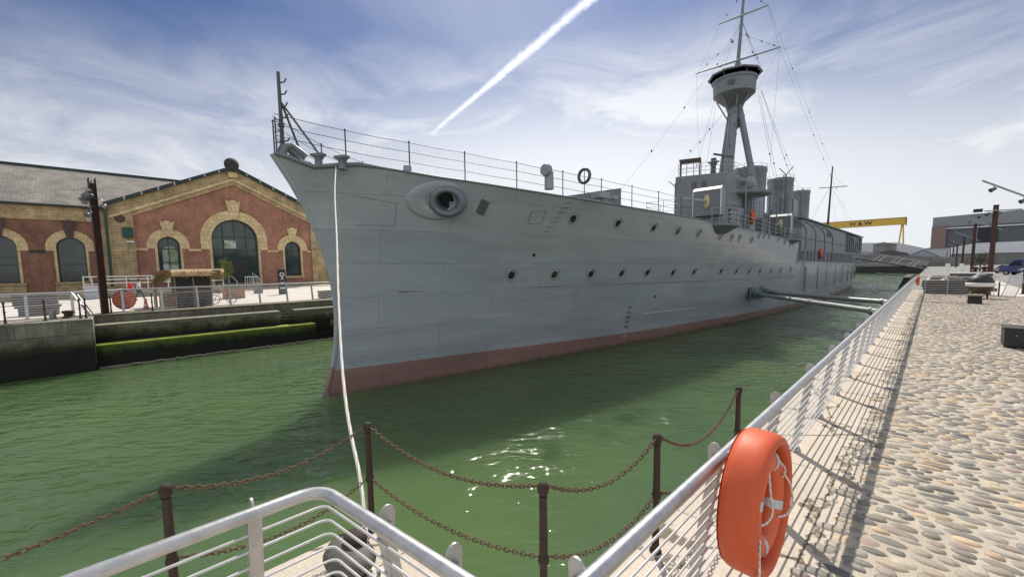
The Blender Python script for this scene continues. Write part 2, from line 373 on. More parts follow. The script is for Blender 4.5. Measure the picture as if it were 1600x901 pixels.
def net_mat():
    m,nt,N,L,B=new_mat('rail netting'); p=objvec(N,L,True); s=N.new('ShaderNodeSeparateXYZ'); L.new(p,s.inputs[0])
    def lines(o):
        f=math_(N,L,'FRACT',math_(N,L,'MULTIPLY',o,13.0)); return math_(N,L,'LESS_THAN',f,.14)
    g=math_(N,L,'MAXIMUM',lines(s.outputs['Y']),lines(s.outputs['Z']))
    B.inputs['Base Color'].default_value=(.1,.1,.105,1); L.new(math_(N,L,'MULTIPLY',g,.26),B.inputs['Alpha']); return m
M['net']=net_mat()
def leaf_mat():
    m,nt,N,L,B=new_mat('young leaves'); p=objvec(N,L)
    L.new(ramp(N,L,noise(N,L,p,4,4),[(.3,(.09,.12,.02)),(.7,(.26,.25,.05))]),B.inputs['Base Color']); B.inputs['Roughness'].default_value=.6; return m
M['leaf']=leaf_mat()
# ------------------------------------------------------------------ camera, sky, sun
H=2.4
def make_camera():
    f=640.0; p=radians(5.2); r=radians(.83); a=radians(45.759529)
    fw=Vector((-sin(a)*cos(p),cos(a)*cos(p),-sin(p))); rt=Vector((cos(a),sin(a),0)); dn=fw.cross(rt)
    rt2=rt*cos(r)+dn*sin(r); dn2=-rt*sin(r)+dn*cos(r)
    cam=bpy.data.cameras.new('camera'); o=bpy.data.objects.new('camera',cam); COL.objects.link(o)
    R=Matrix((rt2,-dn2,-fw)).transposed().to_4x4()
    o.matrix_world=Matrix.Translation((0,0,H))@R
    cam.sensor_width=36; cam.lens=f/1600*36; cam.shift_y=(474.798-450.5)/1600; cam.clip_end=40000; cam.clip_start=.05
    SC.camera=o
make_camera()
SUN_AZ=radians(-41); SUN_EL=radians(51)       # azimuth from +Y, clockwise
sv=Vector((sin(SUN_AZ)*cos(SUN_EL),cos(SUN_AZ)*cos(SUN_EL),sin(SUN_EL)))
sl=bpy.data.lights.new('sun','SUN'); sl.energy=4.8; sl.angle=radians(.53); sl.color=(1,.93,.83)
so=bpy.data.objects.new('sun',sl); COL.objects.link(so); so.rotation_euler=sv.to_track_quat('Z','Y').to_euler(); so.location=(0,0,60)
w=bpy.data.worlds.new('World'); SC.world=w; w.use_nodes=True
def sc_(c,k): return tuple(v*k for v in c)
def make_world():
    nt=w.node_tree; N=nt.nodes; L=nt.links; N.clear()
    out=N.new('ShaderNodeOutputWorld'); bg=N.new('ShaderNodeBackground'); L.new(bg.outputs[0],out.inputs[0])
    sky=N.new('ShaderNodeTexSky'); sky.sky_type='NISHITA'; sky.sun_disc=False; sky.sun_elevation=SUN_EL; sky.sun_rotation=SUN_AZ
    sky.air_density=1.0; sky.dust_density=1.0; sky.ozone_density=2.0
    d=N.new('ShaderNodeTexCoord').outputs['Generated']; s=N.new('ShaderNodeSeparateXYZ'); L.new(d,s.inputs[0])
    z=math_(N,L,'MAXIMUM',s.outputs['Z'],.0)
    zz=math_(N,L,'ADD',z,.09)
    c=N.new('ShaderNodeCombineXYZ'); L.new(math_(N,L,'DIVIDE',s.outputs['X'],zz),c.inputs[0]); L.new(math_(N,L,'DIVIDE',s.outputs['Y'],zz),c.inputs[1])
    P=c.outputs[0]
    # brighter veil of thin cloud under the sun, deeper blue away from it
    gd=N.new('ShaderNodeVectorMath'); gd.operation='DOT_PRODUCT'; L.new(d,gd.inputs[0]); gd.inputs[1].default_value=(sin(SUN_AZ+.08),cos(SUN_AZ+.08),0)
    glow=math_(N,L,'POWER',math_(N,L,'MAXIMUM',gd.outputs['Value'],0.0),3.5)
    zl=math_(N,L,'MULTIPLY_ADD',glow,-.21,math_(N,L,'ADD',s.outputs['Z'],.05))
    # high streaky cirrus, drifting one way
    PR=mapping(N,L,P,(1,1,1),(0,0,radians(-28)))
    n1=noise(N,L,mapping(N,L,PR,(1.5,.33,1),(0,0,0),(CL[0],CL[1],0)),.8,9,.62,.6)
    n2=noise(N,L,mapping(N,L,PR,(.75,.5,1),(0,0,0),(CL[2],CL[3],0)),.42,4,.5,.3)
    wisps=math_(N,L,'MULTIPLY',ramp(N,L,n1,[(.34,(0,0,0)),(.80,(1,1,1))]),ramp(N,L,n2,[(.36,(.10,)*3),(.66,(1,1,1))]))
    # soft bright bank low down
    n3=noise(N,L,mapping(N,L,d,(1.5,1.5,4.5),(0,0,0),(CL[4],0,.4)),1.9,8,.62,.6)
    low=N.new('ShaderNodeMapRange'); low.inputs[1].default_value=.50; low.inputs[2].default_value=.20; low.interpolation_type='SMOOTHSTEP'; L.new(zl,low.inputs[0])
    bank=math_(N,L,'MULTIPLY',ramp(N,L,n3,[(.30,(.2,)*3),(.62,(1,1,1))]),low.outputs[0])
    haze=N.new('ShaderNodeMapRange'); haze.inputs[1].default_value=.46; haze.inputs[2].default_value=.04; haze.interpolation_type='SMOOTHSTEP'; haze.inputs[4].default_value=.90; L.new(zl,haze.inputs[0])
    m1=math_(N,L,'MAXIMUM',math_(N,L,'MULTIPLY',wisps,.66),math_(N,L,'MULTIPLY',bank,.92))
    # added unseen bright cloud behind the camera, fill light for shaded hull and brick
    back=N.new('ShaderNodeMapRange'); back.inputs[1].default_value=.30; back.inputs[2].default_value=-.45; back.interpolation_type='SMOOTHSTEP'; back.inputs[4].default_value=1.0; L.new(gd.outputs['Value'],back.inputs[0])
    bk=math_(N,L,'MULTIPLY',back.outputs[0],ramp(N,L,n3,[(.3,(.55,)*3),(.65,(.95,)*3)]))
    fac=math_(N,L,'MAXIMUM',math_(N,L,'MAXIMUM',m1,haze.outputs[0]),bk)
    skyc=mix(N,L,1.0,sky.outputs['Color'],SKY_TINT,'MULTIPLY')
    skyc=mix(N,L,glow,mix(N,L,1.0,skyc,(.68,.76,.84),'MULTIPLY'),skyc)
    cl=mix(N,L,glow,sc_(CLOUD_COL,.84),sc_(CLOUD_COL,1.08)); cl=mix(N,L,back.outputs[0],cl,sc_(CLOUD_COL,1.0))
    col=mix(N,L,fac,skyc,cl)
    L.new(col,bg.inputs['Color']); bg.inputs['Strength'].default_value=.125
CL=(1.2,9.3,8.4,3.3,8.1); SKY_TINT=(.37,.44,.60); CLOUD_COL=(7.6,7.75,8.0)
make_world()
SC.view_settings.view_transform='Standard'; SC.view_settings.look='None'; SC.view_settings.exposure=0; SC.view_settings.gamma=1
SC.cycles.max_bounces=6; SC.cycles.transparent_max_bounces=12; SC.cycles.use_denoising=True; SC.cycles.sample_clamp_indirect=6

# ------------------------------------------------------------------ ground, water
WZ=-2.6
EX=-1.62           # right quay edge
FAR=7000
def sheet(name,rects,m,z=0.0):
    b=MB()
    for x0,y0,x1,y1 in rects: b.add([(x0,y0,z),(x1,y0,z),(x1,y1,z),(x0,y1,z)],[(0,1,2,3)])
    o=b.build(name,m); tag(o,kind='structure'); return o
g=MB()
def q(x0,y0,z0,x1,y1,z1,mi=0):  # slopes along X
    g.add([(x0,y0,z0),(x1,y0,z1),(x1,y1,z1),(x0,y1,z0)],[(0,1,2,3)],mi)
q(EX,1.72,0,FAR,236,0); q(-3.6,-80,0,FAR,1.72,0); q(-FAR,236,0,FAR,FAR,0); q(-FAR,-FAR,0,FAR,-80,0)
for (xa,za,xb,zb) in ((-FAR,.5,-70,.5),(-70,.5,-50,.15),(-50,.15,-34.5,.04),(-34.5,.04,-32.3,.03)): q(xa,-80,za,xb,236,zb,1)
q(-32.3,-80,.03,-29.7,-.85,.08,1)
ground=g.build('ground',[M['tarmac'],M['leftpave']]); tag(ground,kind='structure')
sheet('water',[(-33,-80,0,237)],M['water'],WZ)
sheet('quay_paving',[(EX,1.72,-.5,48),(-3.6,-20,2.5,1.72)],M['slab'],.004)
sheet('cobbled_ground',[(-.5,1.72,9,42.4)],M['mortar'],.008)
sheet('quay_road',[(-.5,42.4,5.2,90)],M['leftpave'],.006)

def cobbles():
    rng=random.Random(3)
    base=[];K=10
    se=lambda v,e: (abs(v)**e)*(1 if v>=0 else -1)
    for k in range(K): a=2*pi*k/K; base.append((se(cos(a),.85),se(sin(a),.85),0.0))
    for k in range(K): a=2*pi*k/K; base.append((.86*cos(a),.84*sin(a),.72))
    for k in range(K): a=2*pi*k/K; base.append((.45*cos(a),.42*sin(a),.96))
    base.append((0,0,1.0)); base=np.array(base)
    fq=[(k,(k+1)%K,K+(k+1)%K,K+k) for k in range(K)]+[(K+k,K+(k+1)%K,2*K+(k+1)%K,2*K+k) for k in range(K)]
    ft=[(2*K+k,2*K+(k+1)%K,3*K) for k in range(K)]
    pal=[(.25,.225,.185),(.31,.27,.215),(.2,.19,.17),(.36,.3,.21),(.29,.245,.215),(.17,.165,.155),(.38,.27,.16),(.27,.2,.17),(.33,.305,.26),(.15,.145,.135)]
    V=[];C=[];n=0
    y=1.85
    while y<42.2:
        rowh=rng.uniform(.10,.128); x=-.58+rng.uniform(-.1,.12); xmax=3.2+.02*y
        while x<xmax:
            ln=rng.choice([.12,.14,.17,.19,.22,.26])*rng.uniform(.85,1.15); wd=rowh*rng.uniform(.78,1.08)
            a=rng.gauss(0,.13); ca,sa=cos(a),sin(a)
            P=base*np.array([ln*.5,wd*.5,rng.uniform(.014,.028)])
            wob=1+np.array([rng.uniform(-.10,.10) for _ in range(K)]*3+[0]); P[:,:2]*=wob[:,None]
            X=P[:,0]*ca-P[:,1]*sa+x+ln/2; Y=P[:,0]*sa+P[:,1]*ca+y+rng.uniform(-.014,.014)
            V.append(np.stack([X,Y,P[:,2]+.004],1)); c=rng.choice(pal); g_=sum(c)/3; c=tuple(.7*v+.3*g_*w_ for v,w_ in zip(c,(1.05,1,.9))); k=rng.uniform(.68,1.15); C.append((min(.8,c[0]*k*1.42),min(.8,c[1]*k*1.38),min(.8,c[2]*k*1.3),1)); n+=1
            x+=ln+rng.uniform(.004,.03)
        y+=rowh
    nv=len(base); V=np.concatenate(V).reshape(-1); C=np.repeat(np.array(C,dtype=np.float32),nv,axis=0).reshape(-1)
    lq=np.array(fq); lt=np.array(ft); off=np.arange(n)*nv
    LQ=(lq.reshape(-1)[None,:]+off[:,None]); LT=(lt.reshape(-1)[None,:]+off[:,None])
    loops=np.concatenate([LQ,LT],axis=1).reshape(-1).astype(np.int32)
    tot=np.tile(np.array([4]*len(fq)+[3]*len(ft)),n); st=np.concatenate([[0],np.cumsum(tot)[:-1]]).astype(np.int32)
    me=bpy.data.meshes.new('cobblestones'); me.vertices.add(n*nv); me.vertices.foreach_set('co',V.astype(np.float32))
    me.loops.add(len(loops)); me.loops.foreach_set('vertex_index',loops); me.polygons.add(len(tot)); me.polygons.foreach_set('loop_start',st)
    me.polygons.foreach_set('use_smooth',np.ones(len(tot),dtype=bool)); me.update(calc_edges=True)
    at=me.color_attributes.new('tint','FLOAT_COLOR','POINT'); at.data.foreach_set('color',C)
    me.materials.append(M['cobble']); o=bpy.data.objects.new('cobblestones',me); COL.objects.link(o)
    tag(o,'rounded beige and grey river cobbles set on edge in sandy mortar along the quay','cobblestones',kind='stuff')
cobbles()

# ------------------------------------------------------------------ quay walls
b=MB(); b.bbox((EX-.02,1.72,-4.2),(EX+.5,236,-.012)); b.bbox((-3.62,-80,-4.2),(-3.1,1.74,-.012)); b.bbox((-3.1,1.2,-4.2),(EX+.5,1.74,-.014))
tag(b.build('quay_wall',M['dockwall']),'near dock wall below the cobbled quay and the chain posts','dock wall')
b=MB(); b.bbox((-33,-80,-4.2),(-29.7,-.85,.076)); 
wl=b.build('quay_wall',M['dockwall'],bevel=.06); tag(wl,'tall weathered concrete dock wall at the left with a square end corner','dock wall')
def stepped_wall():
    t=thing('stepped_dock_wall',(-31,6,-2.6),'recessed dock wall with mossy stepped ledges below the far railing','dock wall')
    b=MB(); b.bbox((-34,-.85,-4.2),(-32.3,236,.026)); b.build('upper_wall',M['ledge'],t)
    b=MB()
    b.bbox((-32.3,-.849,-4.2),(-31.15,8.15,-.47)); b.bbox((-32.3,9.05,-4.2),(-31.15,236,-.47)); b.bbox((-32.3,8.15,-4.2),(-31.35,9.05,-1.0))
    for k in range(3): b.bbox((-31.6-.22*k-.25,8.15,-1.0),(-31.6-.22*k,9.05,-1.0+.2*(k+1)))
    o=b.build('middle_ledge',M['ledge'],t)
    b=MB(); 
    for y0,y1 in ((-.84,8.13),(9.07,235.9)): b.bbox((-32.29,y0,-.468),(-31.13,y1,-.40))
    b.build('ledge_coping',M['ledgetop'],t,bevel=.02)
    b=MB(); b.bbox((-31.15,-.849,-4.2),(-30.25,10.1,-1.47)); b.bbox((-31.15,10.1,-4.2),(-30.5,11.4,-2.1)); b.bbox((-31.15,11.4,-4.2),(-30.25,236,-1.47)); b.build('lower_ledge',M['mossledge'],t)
    b=MB()
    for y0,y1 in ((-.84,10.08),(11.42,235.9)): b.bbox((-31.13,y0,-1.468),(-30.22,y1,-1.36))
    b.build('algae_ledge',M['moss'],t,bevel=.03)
    b=MB(); rng=random.Random(2); pts=[]
    for i in range(160): pts.append((-30.22+rng.uniform(-.03,.05),-.8+i*.2,-2.58+rng.uniform(-.015,.04)))
    b.tube(pts,.05,6); b.build('tide_line',M['shell'],t)
    b=MB(); b.bbox((-34.0,-.85,.027),(-32.26,236,.075)); b.build('quay_coping',M['ledgetop'],t,bevel=.02)
stepped_wall()
# plants on the ledge
def ledge_plant(loc,label):
    t=thing('ledge_plant',loc,label,'plant','small plants growing on the dock ledge'); rng=random.Random(int(loc[1]*10)); b=MB(); l=Vector(loc)
    for i in range(50):
        p=l+Vector((rng.gauss(0,.1),rng.gauss(0,.25),rng.uniform(.02,.3))); a=Vector((rng.gauss(0,1),rng.gauss(0,1),rng.gauss(0,1))).normalized()*.07; c=a.orthogonal().normalized()*.04
        b.add([p-a,p+c,p+a,p-c],[(0,1,2,3)])
    b.build('foliage',M['leaf'],t)
ledge_plant((-32.0,13.3,-.4),'tuft of yellow green weed on the dock ledge beside the ship bow')
# contrail
def contrail():
    t=[(-5538.8,3656.4,26),(-4933.8,3475.3,20),(-4285.9,3319.4,19),(-3500,3130,21),(-2810,2953.3,24),(-1928.8,2734.7,25),(-1495.5,2625,25)]
    rows=[];rng=random.Random(4)
    P=[Vector((a,b,2000)) for a,b,c in t]
    for i,p in enumerate(P):
        d=(P[min(i+1,len(P)-1)]-P[max(i-1,0)]).normalized(); v=p.normalized(); s=d.cross(v).normalized(); w=t[i][2]/640*p.length*(.38+.28*min(1,i/4))
        rows.append([p+s*w*(k/4-.5)-v*60*sin(pi*k/4) for k in range(5)])
    b=MB(); n=len(rows); vs=[q for r in rows for q in r]; 
    b.grid(rows)
    m,nt,N,L,B=new_mat('contrail'); N.remove(B); out=nt.nodes['Material Output']
    uv=N.new('ShaderNodeUVMap'); uv.uv_map='UVMap'; s=N.new('ShaderNodeSeparateXYZ'); L.new(uv.outputs[0],s.inputs[0])
    p=N.new('ShaderNodeNewGeometry').outputs['Position']
    f=noise(N,L,p,.009,7,.75,.6)
    e=math_(N,L,'ABSOLUTE',math_(N,L,'SUBTRACT',s.outputs['Y'],.5)); e=math_(N,L,'MULTIPLY_ADD',e,-2.0,1.0)
    e=math_(N,L,'ADD',e,math_(N,L,'MULTIPLY_ADD',f,1.5,-.85))
    a=ramp(N,L,e,[(.0,(0,0,0)),(1.15 if False else 1.0,(.62,)*3)])
    a=math_(N,L,'MULTIPLY',a,ramp(N,L,s.outputs['X'],[(0,(.0,)*3),(.12,(.35,)*3),(.5,(.85,)*3)]))
    tr=N.new('ShaderNodeBsdfTransparent'); df=N.new('ShaderNodeBsdfDiffuse'); tl=N.new('ShaderNodeBsdfTranslucent')
    df.inputs[0].default_value=(.95,.95,.97,1); tl.inputs[0].default_value=(.97,.97,1,1)
    ad=N.new('ShaderNodeAddShader'); L.new(df.outputs[0],ad.inputs[0]); L.new(tl.outputs[0],ad.inputs[1])
    mx=N.new('ShaderNodeMixShader'); L.new(a,mx.inputs[0]); L.new(tr.outputs[0],mx.inputs[1]); L.new(ad.outputs[0],mx.inputs[2]); L.new(mx.outputs[0],out.inputs[0])
    o=b.build('contrail',m); u=o.data.uv_layers.new(name='UVMap')
    for l in o.data.loops:
        i,k=divmod(l.vertex_index,5); u.data[l.index].uv=(i/(n-1),k/4)
    tag(o,'white aircraft vapour trail slanting across the blue sky above the ship','contrail')
contrail()
# ------------------------------------------------------------------ quayside railings
def fence_post(t,foot,top,nrm,along):
    """tapered galvanised post leaning inwards, with a rounded ear plate rising behind the rail"""
    foot=Vector(foot); top=Vector(top); up=(top-foot).normalized(); n=Vector(nrm); n=(n-up*n.dot(up)).normalized(); al=Vector(along).normalized()
    H_=(top-foot).length; b=MB()
    prof=[foot+n*.030,foot-n*.030,foot-n*.022+up*(H_-.05),foot+n*.048+up*(H_-.05)]
    b.prism([p-al*.034 for p in prof],al*.068)
    c=foot+up*(H_-.012)+n*.044; prof=[foot+up*(H_-.2)+n*.008,foot+up*(H_-.2)+n*.044]
    for k in range(11):
        a=radians(-20)+radians(215)*k/10; prof.append(c+n*cos(a)*.043+up*sin(a)*.048)
    b.prism([p-al*.006 for p in prof],al*.012)
    f=foot+Vector((0,0,.012)); M_=Matrix((n*1,al,Vector((0,0,1)))).transposed().to_4x4()
    b.box(f,(.14,.12,.014),M=M_)
    for s in (-1,1): b.lathe([(.016,0),(.016,.028),(.008,.034)],f-n*.05+al*.04*s+Vector((0,0,.006)),6)
    return b.build('post',M['galv'],t)
def long_fence():
    t=thing('quay_railing',(-1.13,3,0),'long galvanised railing with thin horizontal bars along the cobbled quay','railing')
    y0,y1=1.25,47.6
    b=MB(); b.tube([(-.93,y0+i*(y1-y0)/40,1.10) for i in range(41)],.038,12)
    b.build('top_rail',M['galv'],t)
    for i in range(9):
        z=.15+i*.103; x=-1.09+.155*z/1.1
        b=MB(); b.tube([(x+.012,y0+.02,z),(x+.012,y1,z)],.0075,6); b.build('bar',M['whitesteel'],t)
    for k in range(-1,29):
        y=2.93+1.59*k
        fence_post(t,(-1.13,y,.012),(-.955,y,1.115),(-1,0,.0),(0,1,0))
long_fence()
def corner_fence():
    t=thing('corner_railing',(-2.8,.5,0),'short galvanised railing bent round the quay corner above the bollard','railing')
    def path(off,z,r):
        A=Vector((-2.48-off,-3.2,z)); C=Vector((-2.48-off,.80+off,z)); E_=Vector((-.93,1.01+off,z))
        a=(A-C).normalized(); e=(E_-C).normalized(); pts=[A]
        p0=C+a*r; p2=C+e*r
        for k in range(9):
            u=k/8; pts.append(p0*(1-u)**2+C*2*u*(1-u)+p2*u*u)
        pts.append(E_); return pts
    b=MB(); b.tube(path(0,1.1,.15),.035,14); b.build('top_rail',M['galv'],t)
    for i in range(9):
        z=.15+i*.103; off=.175*(1.1-z)/1.1
        b=MB(); b.tube(path(off+.01,z,.06),.0078,8); b.build('bar',M['whitesteel'],t)
    for y in (-2.7,-1.1,.46): fence_post(t,(-2.66,y,.012),(-2.505,y,1.115),(-1,0,0),(0,1,0))
    for x in (-1.95,-1.45): fence_post(t,(x,1.10+.13*(x+1.9),.012),(x,.915+.135*(x+1.9),1.115),(0,1,0),(1,0,0))
corner_fence()

# ------------------------------------------------------------------ chain posts and chains
def make_chain_post(loc,label,two=True):
    t=thing('chain_post',loc,label,'chain post','rusty chain posts along the quay edge'); l=Vector(loc); b=MB()
    b.lathe([(.05,0),(.05,.02),(.031,.05),(.027,.2),(.025,.46)],l,12); b.lathe([(.029,.54),(.026,.9),(.028,.935)],l,12)
    b.build('shaft',M['rust'],t)
    b=MB(); b.lathe([(.025,.46),(.034,.475),(.038,.5),(.034,.525),(.025,.54)],l,12); b.build('collar',M['rust'],t)
    b=MB(); b.lathe([(.024,.942),(.034,.957),(.038,.985),(.034,1.010),(.022,1.025),(.001,1.03)],l,14); b.build('head',M['rust'],t)
    return t
CP=[(-3.41,.15),(-3.48,1.55),(-1.67,1.88),(-1.5,3.1),(-1.45,4.95)]
CPL=['rusty chain post standing alone at the left of the corner railing','rust brown chain post at the quay corner where the white rope comes ashore',
     'rusty chain post between the corner railing and the long railing','dark rusty chain post behind the long railing left of the orange lifebuoy case','farthest near chain post, above the long railing top']
for (x,y),lb in zip(CP,CPL): make_chain_post((x,y,0),lb)
def chain(p,q,sag,label,link=.05,skew=0):
    p=Vector(p); q=Vector(q); b=MB(); n=60; pts=[]
    for i in range(n+1):
        u=i/n; s=4*sag*u*(1-u)
        pts.append(p.lerp(q,u+skew*u*(1-u))-Vector((0,0,s)))
    L_=[0]
    for a,c in zip(pts,pts[1:]): L_.append(L_[-1]+(c-a).length)
    m=int(L_[-1]/(link*.72)); k=0
    for j in range(m):
        s=(j+.5)*L_[-1]/m
        while L_[k+1]<s: k+=1
        u=(s-L_[k])/(L_[k+1]-L_[k]); c=pts[k].lerp(pts[k+1],u); d=(pts[k+1]-pts[k]).normalized()
        side=d.cross(Vector((0,0,1))).normalized(); upv=side.cross(d)
        a=radians(40)+(pi/2 if j%2 else 0); w=side*cos(a)+upv*sin(a); loop=[]
        hl=link*.5-.012
        for e in range(10):
            t=2*pi*e/10; loop.append(c+d*((hl if cos(t)>0 else -hl)*(.6 if abs(cos(t))<.3 else 1)+cos(t)*.011)+w*sin(t)*.0135)
        b.tube(loop,.0046,5,closed=True)
    tag(b.build('chain',M['chainrust']),label,'chain','rusty chains slung between the chain posts')
def hd(i,z=.985,dx=0,dy=0): return (CP[i][0]+dx,CP[i][1]+dy,z)
chain((-3.40,-1.6,.93),hd(0,.985,0,-.05),.09,'rusty chain running out of the picture at the left of the lone post')
chain(hd(0,.985,0,.05),hd(1,.985,0,-.05),.14,'upper rusty chain from the lone left post to the corner post')
chain(hd(0,.5,0,.05),hd(1,.5,0,-.05),.15,'lower rusty chain partly behind the corner railing')
chain(hd(1,.985,.05,.01),hd(2,.985,-.05,0),.16,'upper rusty chain hanging across open water from the corner post')
chain(hd(1,.5,.04,.01),hd(2,.5,-.04,0),.12,'lower rusty chain hanging across open water from the corner post')
chain(hd(2,.985,.01,.05),hd(3,.985,0,-.05),.17,'upper rusty chain sagging between the two middle posts')
chain(hd(2,.5,.01,.05),hd(3,.5,0,-.05),.15,'lower rusty chain between the two middle posts, seen past the railing')
chain(hd(3,.985,0,.05),hd(4,.985,0,-.05),.28,'upper rusty chain sagging deepest, up to the farthest near post')
chain(hd(3,.5,0,.05),hd(4,.5,0,-.05),.2,'lower rusty chain behind the top of the long railing')

# ------------------------------------------------------------------ mooring rope and bollard
def rope():
    R=[(-14.95,5.97,6.02),(-12.38,4.87,4.65),(-9.33,3.66,3.12),(-7.47,2.91,2.18),(-6.36,2.47,1.62),(-5.4,2.1,1.14),(-4.75,1.87,.82),(-4.3,1.73,.61),(-3.83,1.6,.4),(-3.42,1.46,.2),(-3.2,1.36,.09),(-3.06,1.27,.06)]
    P=[Vector(p) for p in R]; pts=[]
    for i in range(len(P)-1):
        a=P[max(i-1,0)];b_=P[i];c=P[i+1];d=P[min(i+2,len(P)-1)]
        for k in range(6):
            u=k/6; pts.append(.5*((2*b_)+(c-a)*u+(2*a-5*b_+4*c-d)*u*u+(3*b_-a-3*c+d)*u**3))
    pts.append(P[-1])
    b=MB(); b.tube(pts,[.0185]*len(pts),8)
    # turns lying on the quay and round the bollard
    c=Vector((-2.93,1.12,0)); ring=[]
    for k in range(40):
        a=radians(60)+2*pi*k/20; ring.append((c.x+.2*cos(a)*1.0,c.y+.15*sin(a),.05+.055*(k/20)))
    b.tube(ring,.028,8)
    tail=[(-3.0,1.3,.03),(-2.88,1.36,.03),(-2.72,1.25,.03),(-2.62,1.08,.03),(-2.5,1.0,.03)]
    b.tube(tail,.028,8)
    tag(b.build('mooring_rope',M['rope']),'white mooring rope from the ship bow down to the quay bollard','rope')
rope()
def bollard(loc,label,s=1.0):
    t=thing('mooring_bollard',loc,label,'bollard'); l=Vector(loc); b=MB()
    b.lathe([(.30*s,0),(.29*s,.03*s),(.18*s,.05*s),(.165*s,.1*s),(.165*s,.2*s),(.22*s,.235*s),(.25*s,.26*s),(.2*s,.33*s),(.07*s,.35*s)],l,20,sx=1.0,sy=.7); b.build('body',M['boll'],t)
    b=MB(); b.lathe([(.075*s,.33*s),(.09*s,.36*s),(.085*s,.40*s),(.001,.415*s)],l+Vector((-.02,.06*s,0)),14); b.build('cap',M['rust'],t)
    return t
M['boll']=plain('weathered bollard iron',(.16,.15,.125),.7,.1,.35,9,col2=(.07,.065,.055),bmp=.6,bscale=40)
bollard((-2.93,1.12,.004),'squat weathered iron mooring bollard with the white rope, behind the corner railing')

# ------------------------------------------------------------------ lifebuoy cases
def lifebuoy_case(loc,rz,label,scale=1):
    """orange moulded case hung on a railing; opening faces local +X"""
    t=thing('lifebuoy_case',(0,0,0),label,'lifebuoy case','orange lifebuoy cases'); S=RY(pi/2)
    def el(pr,b,mi=0): b.lathe(pr,(0,0,0),48,S,mi,sx=1.06,sy=.95)
    b=MB(); el([(.40,-.108),(.425,-.102),(.44,-.088),(.447,-.05),(.447,.04),(.442,.085),(.43,.108),(.41,.118),(.385,.114),(.372,.10),(.365,.05),(.362,-.06),(.35,-.09)],b)
    b.build('shell',M['orange'],t)
    b=MB(); el([(.352,-.09),(.2,-.094),(.001,-.094)],b); el([(.43,-.107),(.2,-.107),(.001,-.107)],b); b.build('back_panel',M['orange'],t)
    for zz in (.3,-.3): b=MB(); b.box((-.13,0,zz),(.06,.22,.04)); b.build('bracket',M['galv'],t)
    t.location=loc; t.rotation_euler=(0,0,rz); t.scale=(scale,)*3
    return t
def lifebuoy(loc,rz,label,scale=1):
    t=thing('lifebuoy',(0,0,0),label,'lifebuoy','lifebuoys in their cases'); S=RY(pi/2)
    b=MB(); b.torus((.02,0,0),.268,.078,40,14,S,sx=1.05,sy=.94); b.build('ring',M['orangering'],t)
    for k,a in enumerate((20,110,200,290)):
        a=radians(a); c=Vector((.02,.268*.94*sin(a),.268*1.05*cos(a))); b=MB(); 
        tang=Vector((0,cos(a),-sin(a))); rad=Vector((0,sin(a),cos(a))); ax=Vector((1,0,0)); rows=[]
        for u in (-.03,-.01,.01,.03):
            rows.append([c+tang*u+(rad*cos(2*pi*k2/14)+ax*sin(2*pi*k2/14))*.0805 for k2 in range(14)])
        b.grid(rows,closed=True); b.build('tape_band',M['tape'],t)
    def loop(P):
        b=MB(); P=[Vector(p) for p in P]; o=[]
        for i in range(len(P)-1):
            a=P[max(i-1,0)];b_=P[i];c=P[i+1];d=P[min(i+2,len(P)-1)]
            for k in range(5): u=k/5; o.append(.5*((2*b_)+(c-a)*u+(2*a-5*b_+4*c-d)*u*u+(3*b_-a-3*c+d)*u**3))
        o.append(P[-1]); b.tube(o,.0075,6); b.build('grab_rope',M['rope'],t)
    loop([(.09,-.10,.27),(.115,-.13,.12),(.125,-.12,.02),(.11,-.17,-.03),(.08,-.24,-.04)])
    loop([(.08,.22,.17),(.13,.26,.07),(.15,.27,-.06),(.13,.23,-.14),(.09,.16,-.15)])
    loop([(.09,.12,.27),(.12,.17,.2),(.1,.2,.13)])
    loop([(.10,-.27,-.1),(.12,-.33,-.24),(.125,-.32,-.38),(.12,-.29,-.50)])
    t.location=loc; t.rotation_euler=(0,0,rz); t.scale=(scale,)*3
    return t
lifebuoy_case((-.715,2.87,.88),radians(-1),'large orange lifebuoy case hung on the near railing',.955)
lifebuoy((-.715,2.87,.88),radians(-1),'orange lifebuoy with grey tape bands inside the large near case',.955)
lifebuoy_case((-.78,45.4,.85),radians(0),'small orange lifebuoy case at the far end of the long railing',.8)
lifebuoy_case((-33.75,.45,.78),radians(180),'orange round lifebuoy case on the far left dock railing',1.25)

# ------------------------------------------------------------------ near and middle right: quay furniture
def steel_box():
    t=thing('steel_box',(2.05,17.6,0),'dark flat steel box standing on the cobbles at the right edge','steel box')
    b=MB(); b.bbox((1.45,17.2,.05),(2.9,18.0,.54)); b.build('body',M['darkmetal'],t,bevel=.02)
    b=MB(); b.bbox((1.42,17.17,.541),(2.93,18.03,.575)); b.build('lid',M['darkmetal2'],t,bevel=.01)
    b=MB(); b.bbox((1.5,17.25,0),(2.85,17.95,.05)); b.build('plinth',M['black'],t)
    b=MB(); b.lathe([(.018,0),(.018,.02),(.005,.025)],(1.66,17.2,.36),8,RX(pi/2)); b.build('bolt',M['galv'],t)
M['darkmetal2']=plain('dull brown steel lid',(.06,.055,.05),.6,.2,.25,6)
steel_box()
def stone_block():
    t=thing('timber_block',(1.7,33.9,0),'low square timber block in front of the mooring buoy','block')
    b=MB(); b.bbox((1.43,33.6,0),(1.95,34.15,.44)); b.build('body',M['darkwood'],t,bevel=.02)
    b=MB(); b.bbox((1.40,33.57,.441),(1.98,34.18,.52)); b.build('top_slab',M['woodcrate2'],t,bevel=.02)
M['woodcrate2']=plain('weathered pale timber',(.27,.24,.18),.85,0,.2,5,bmp=.3)
stone_block()
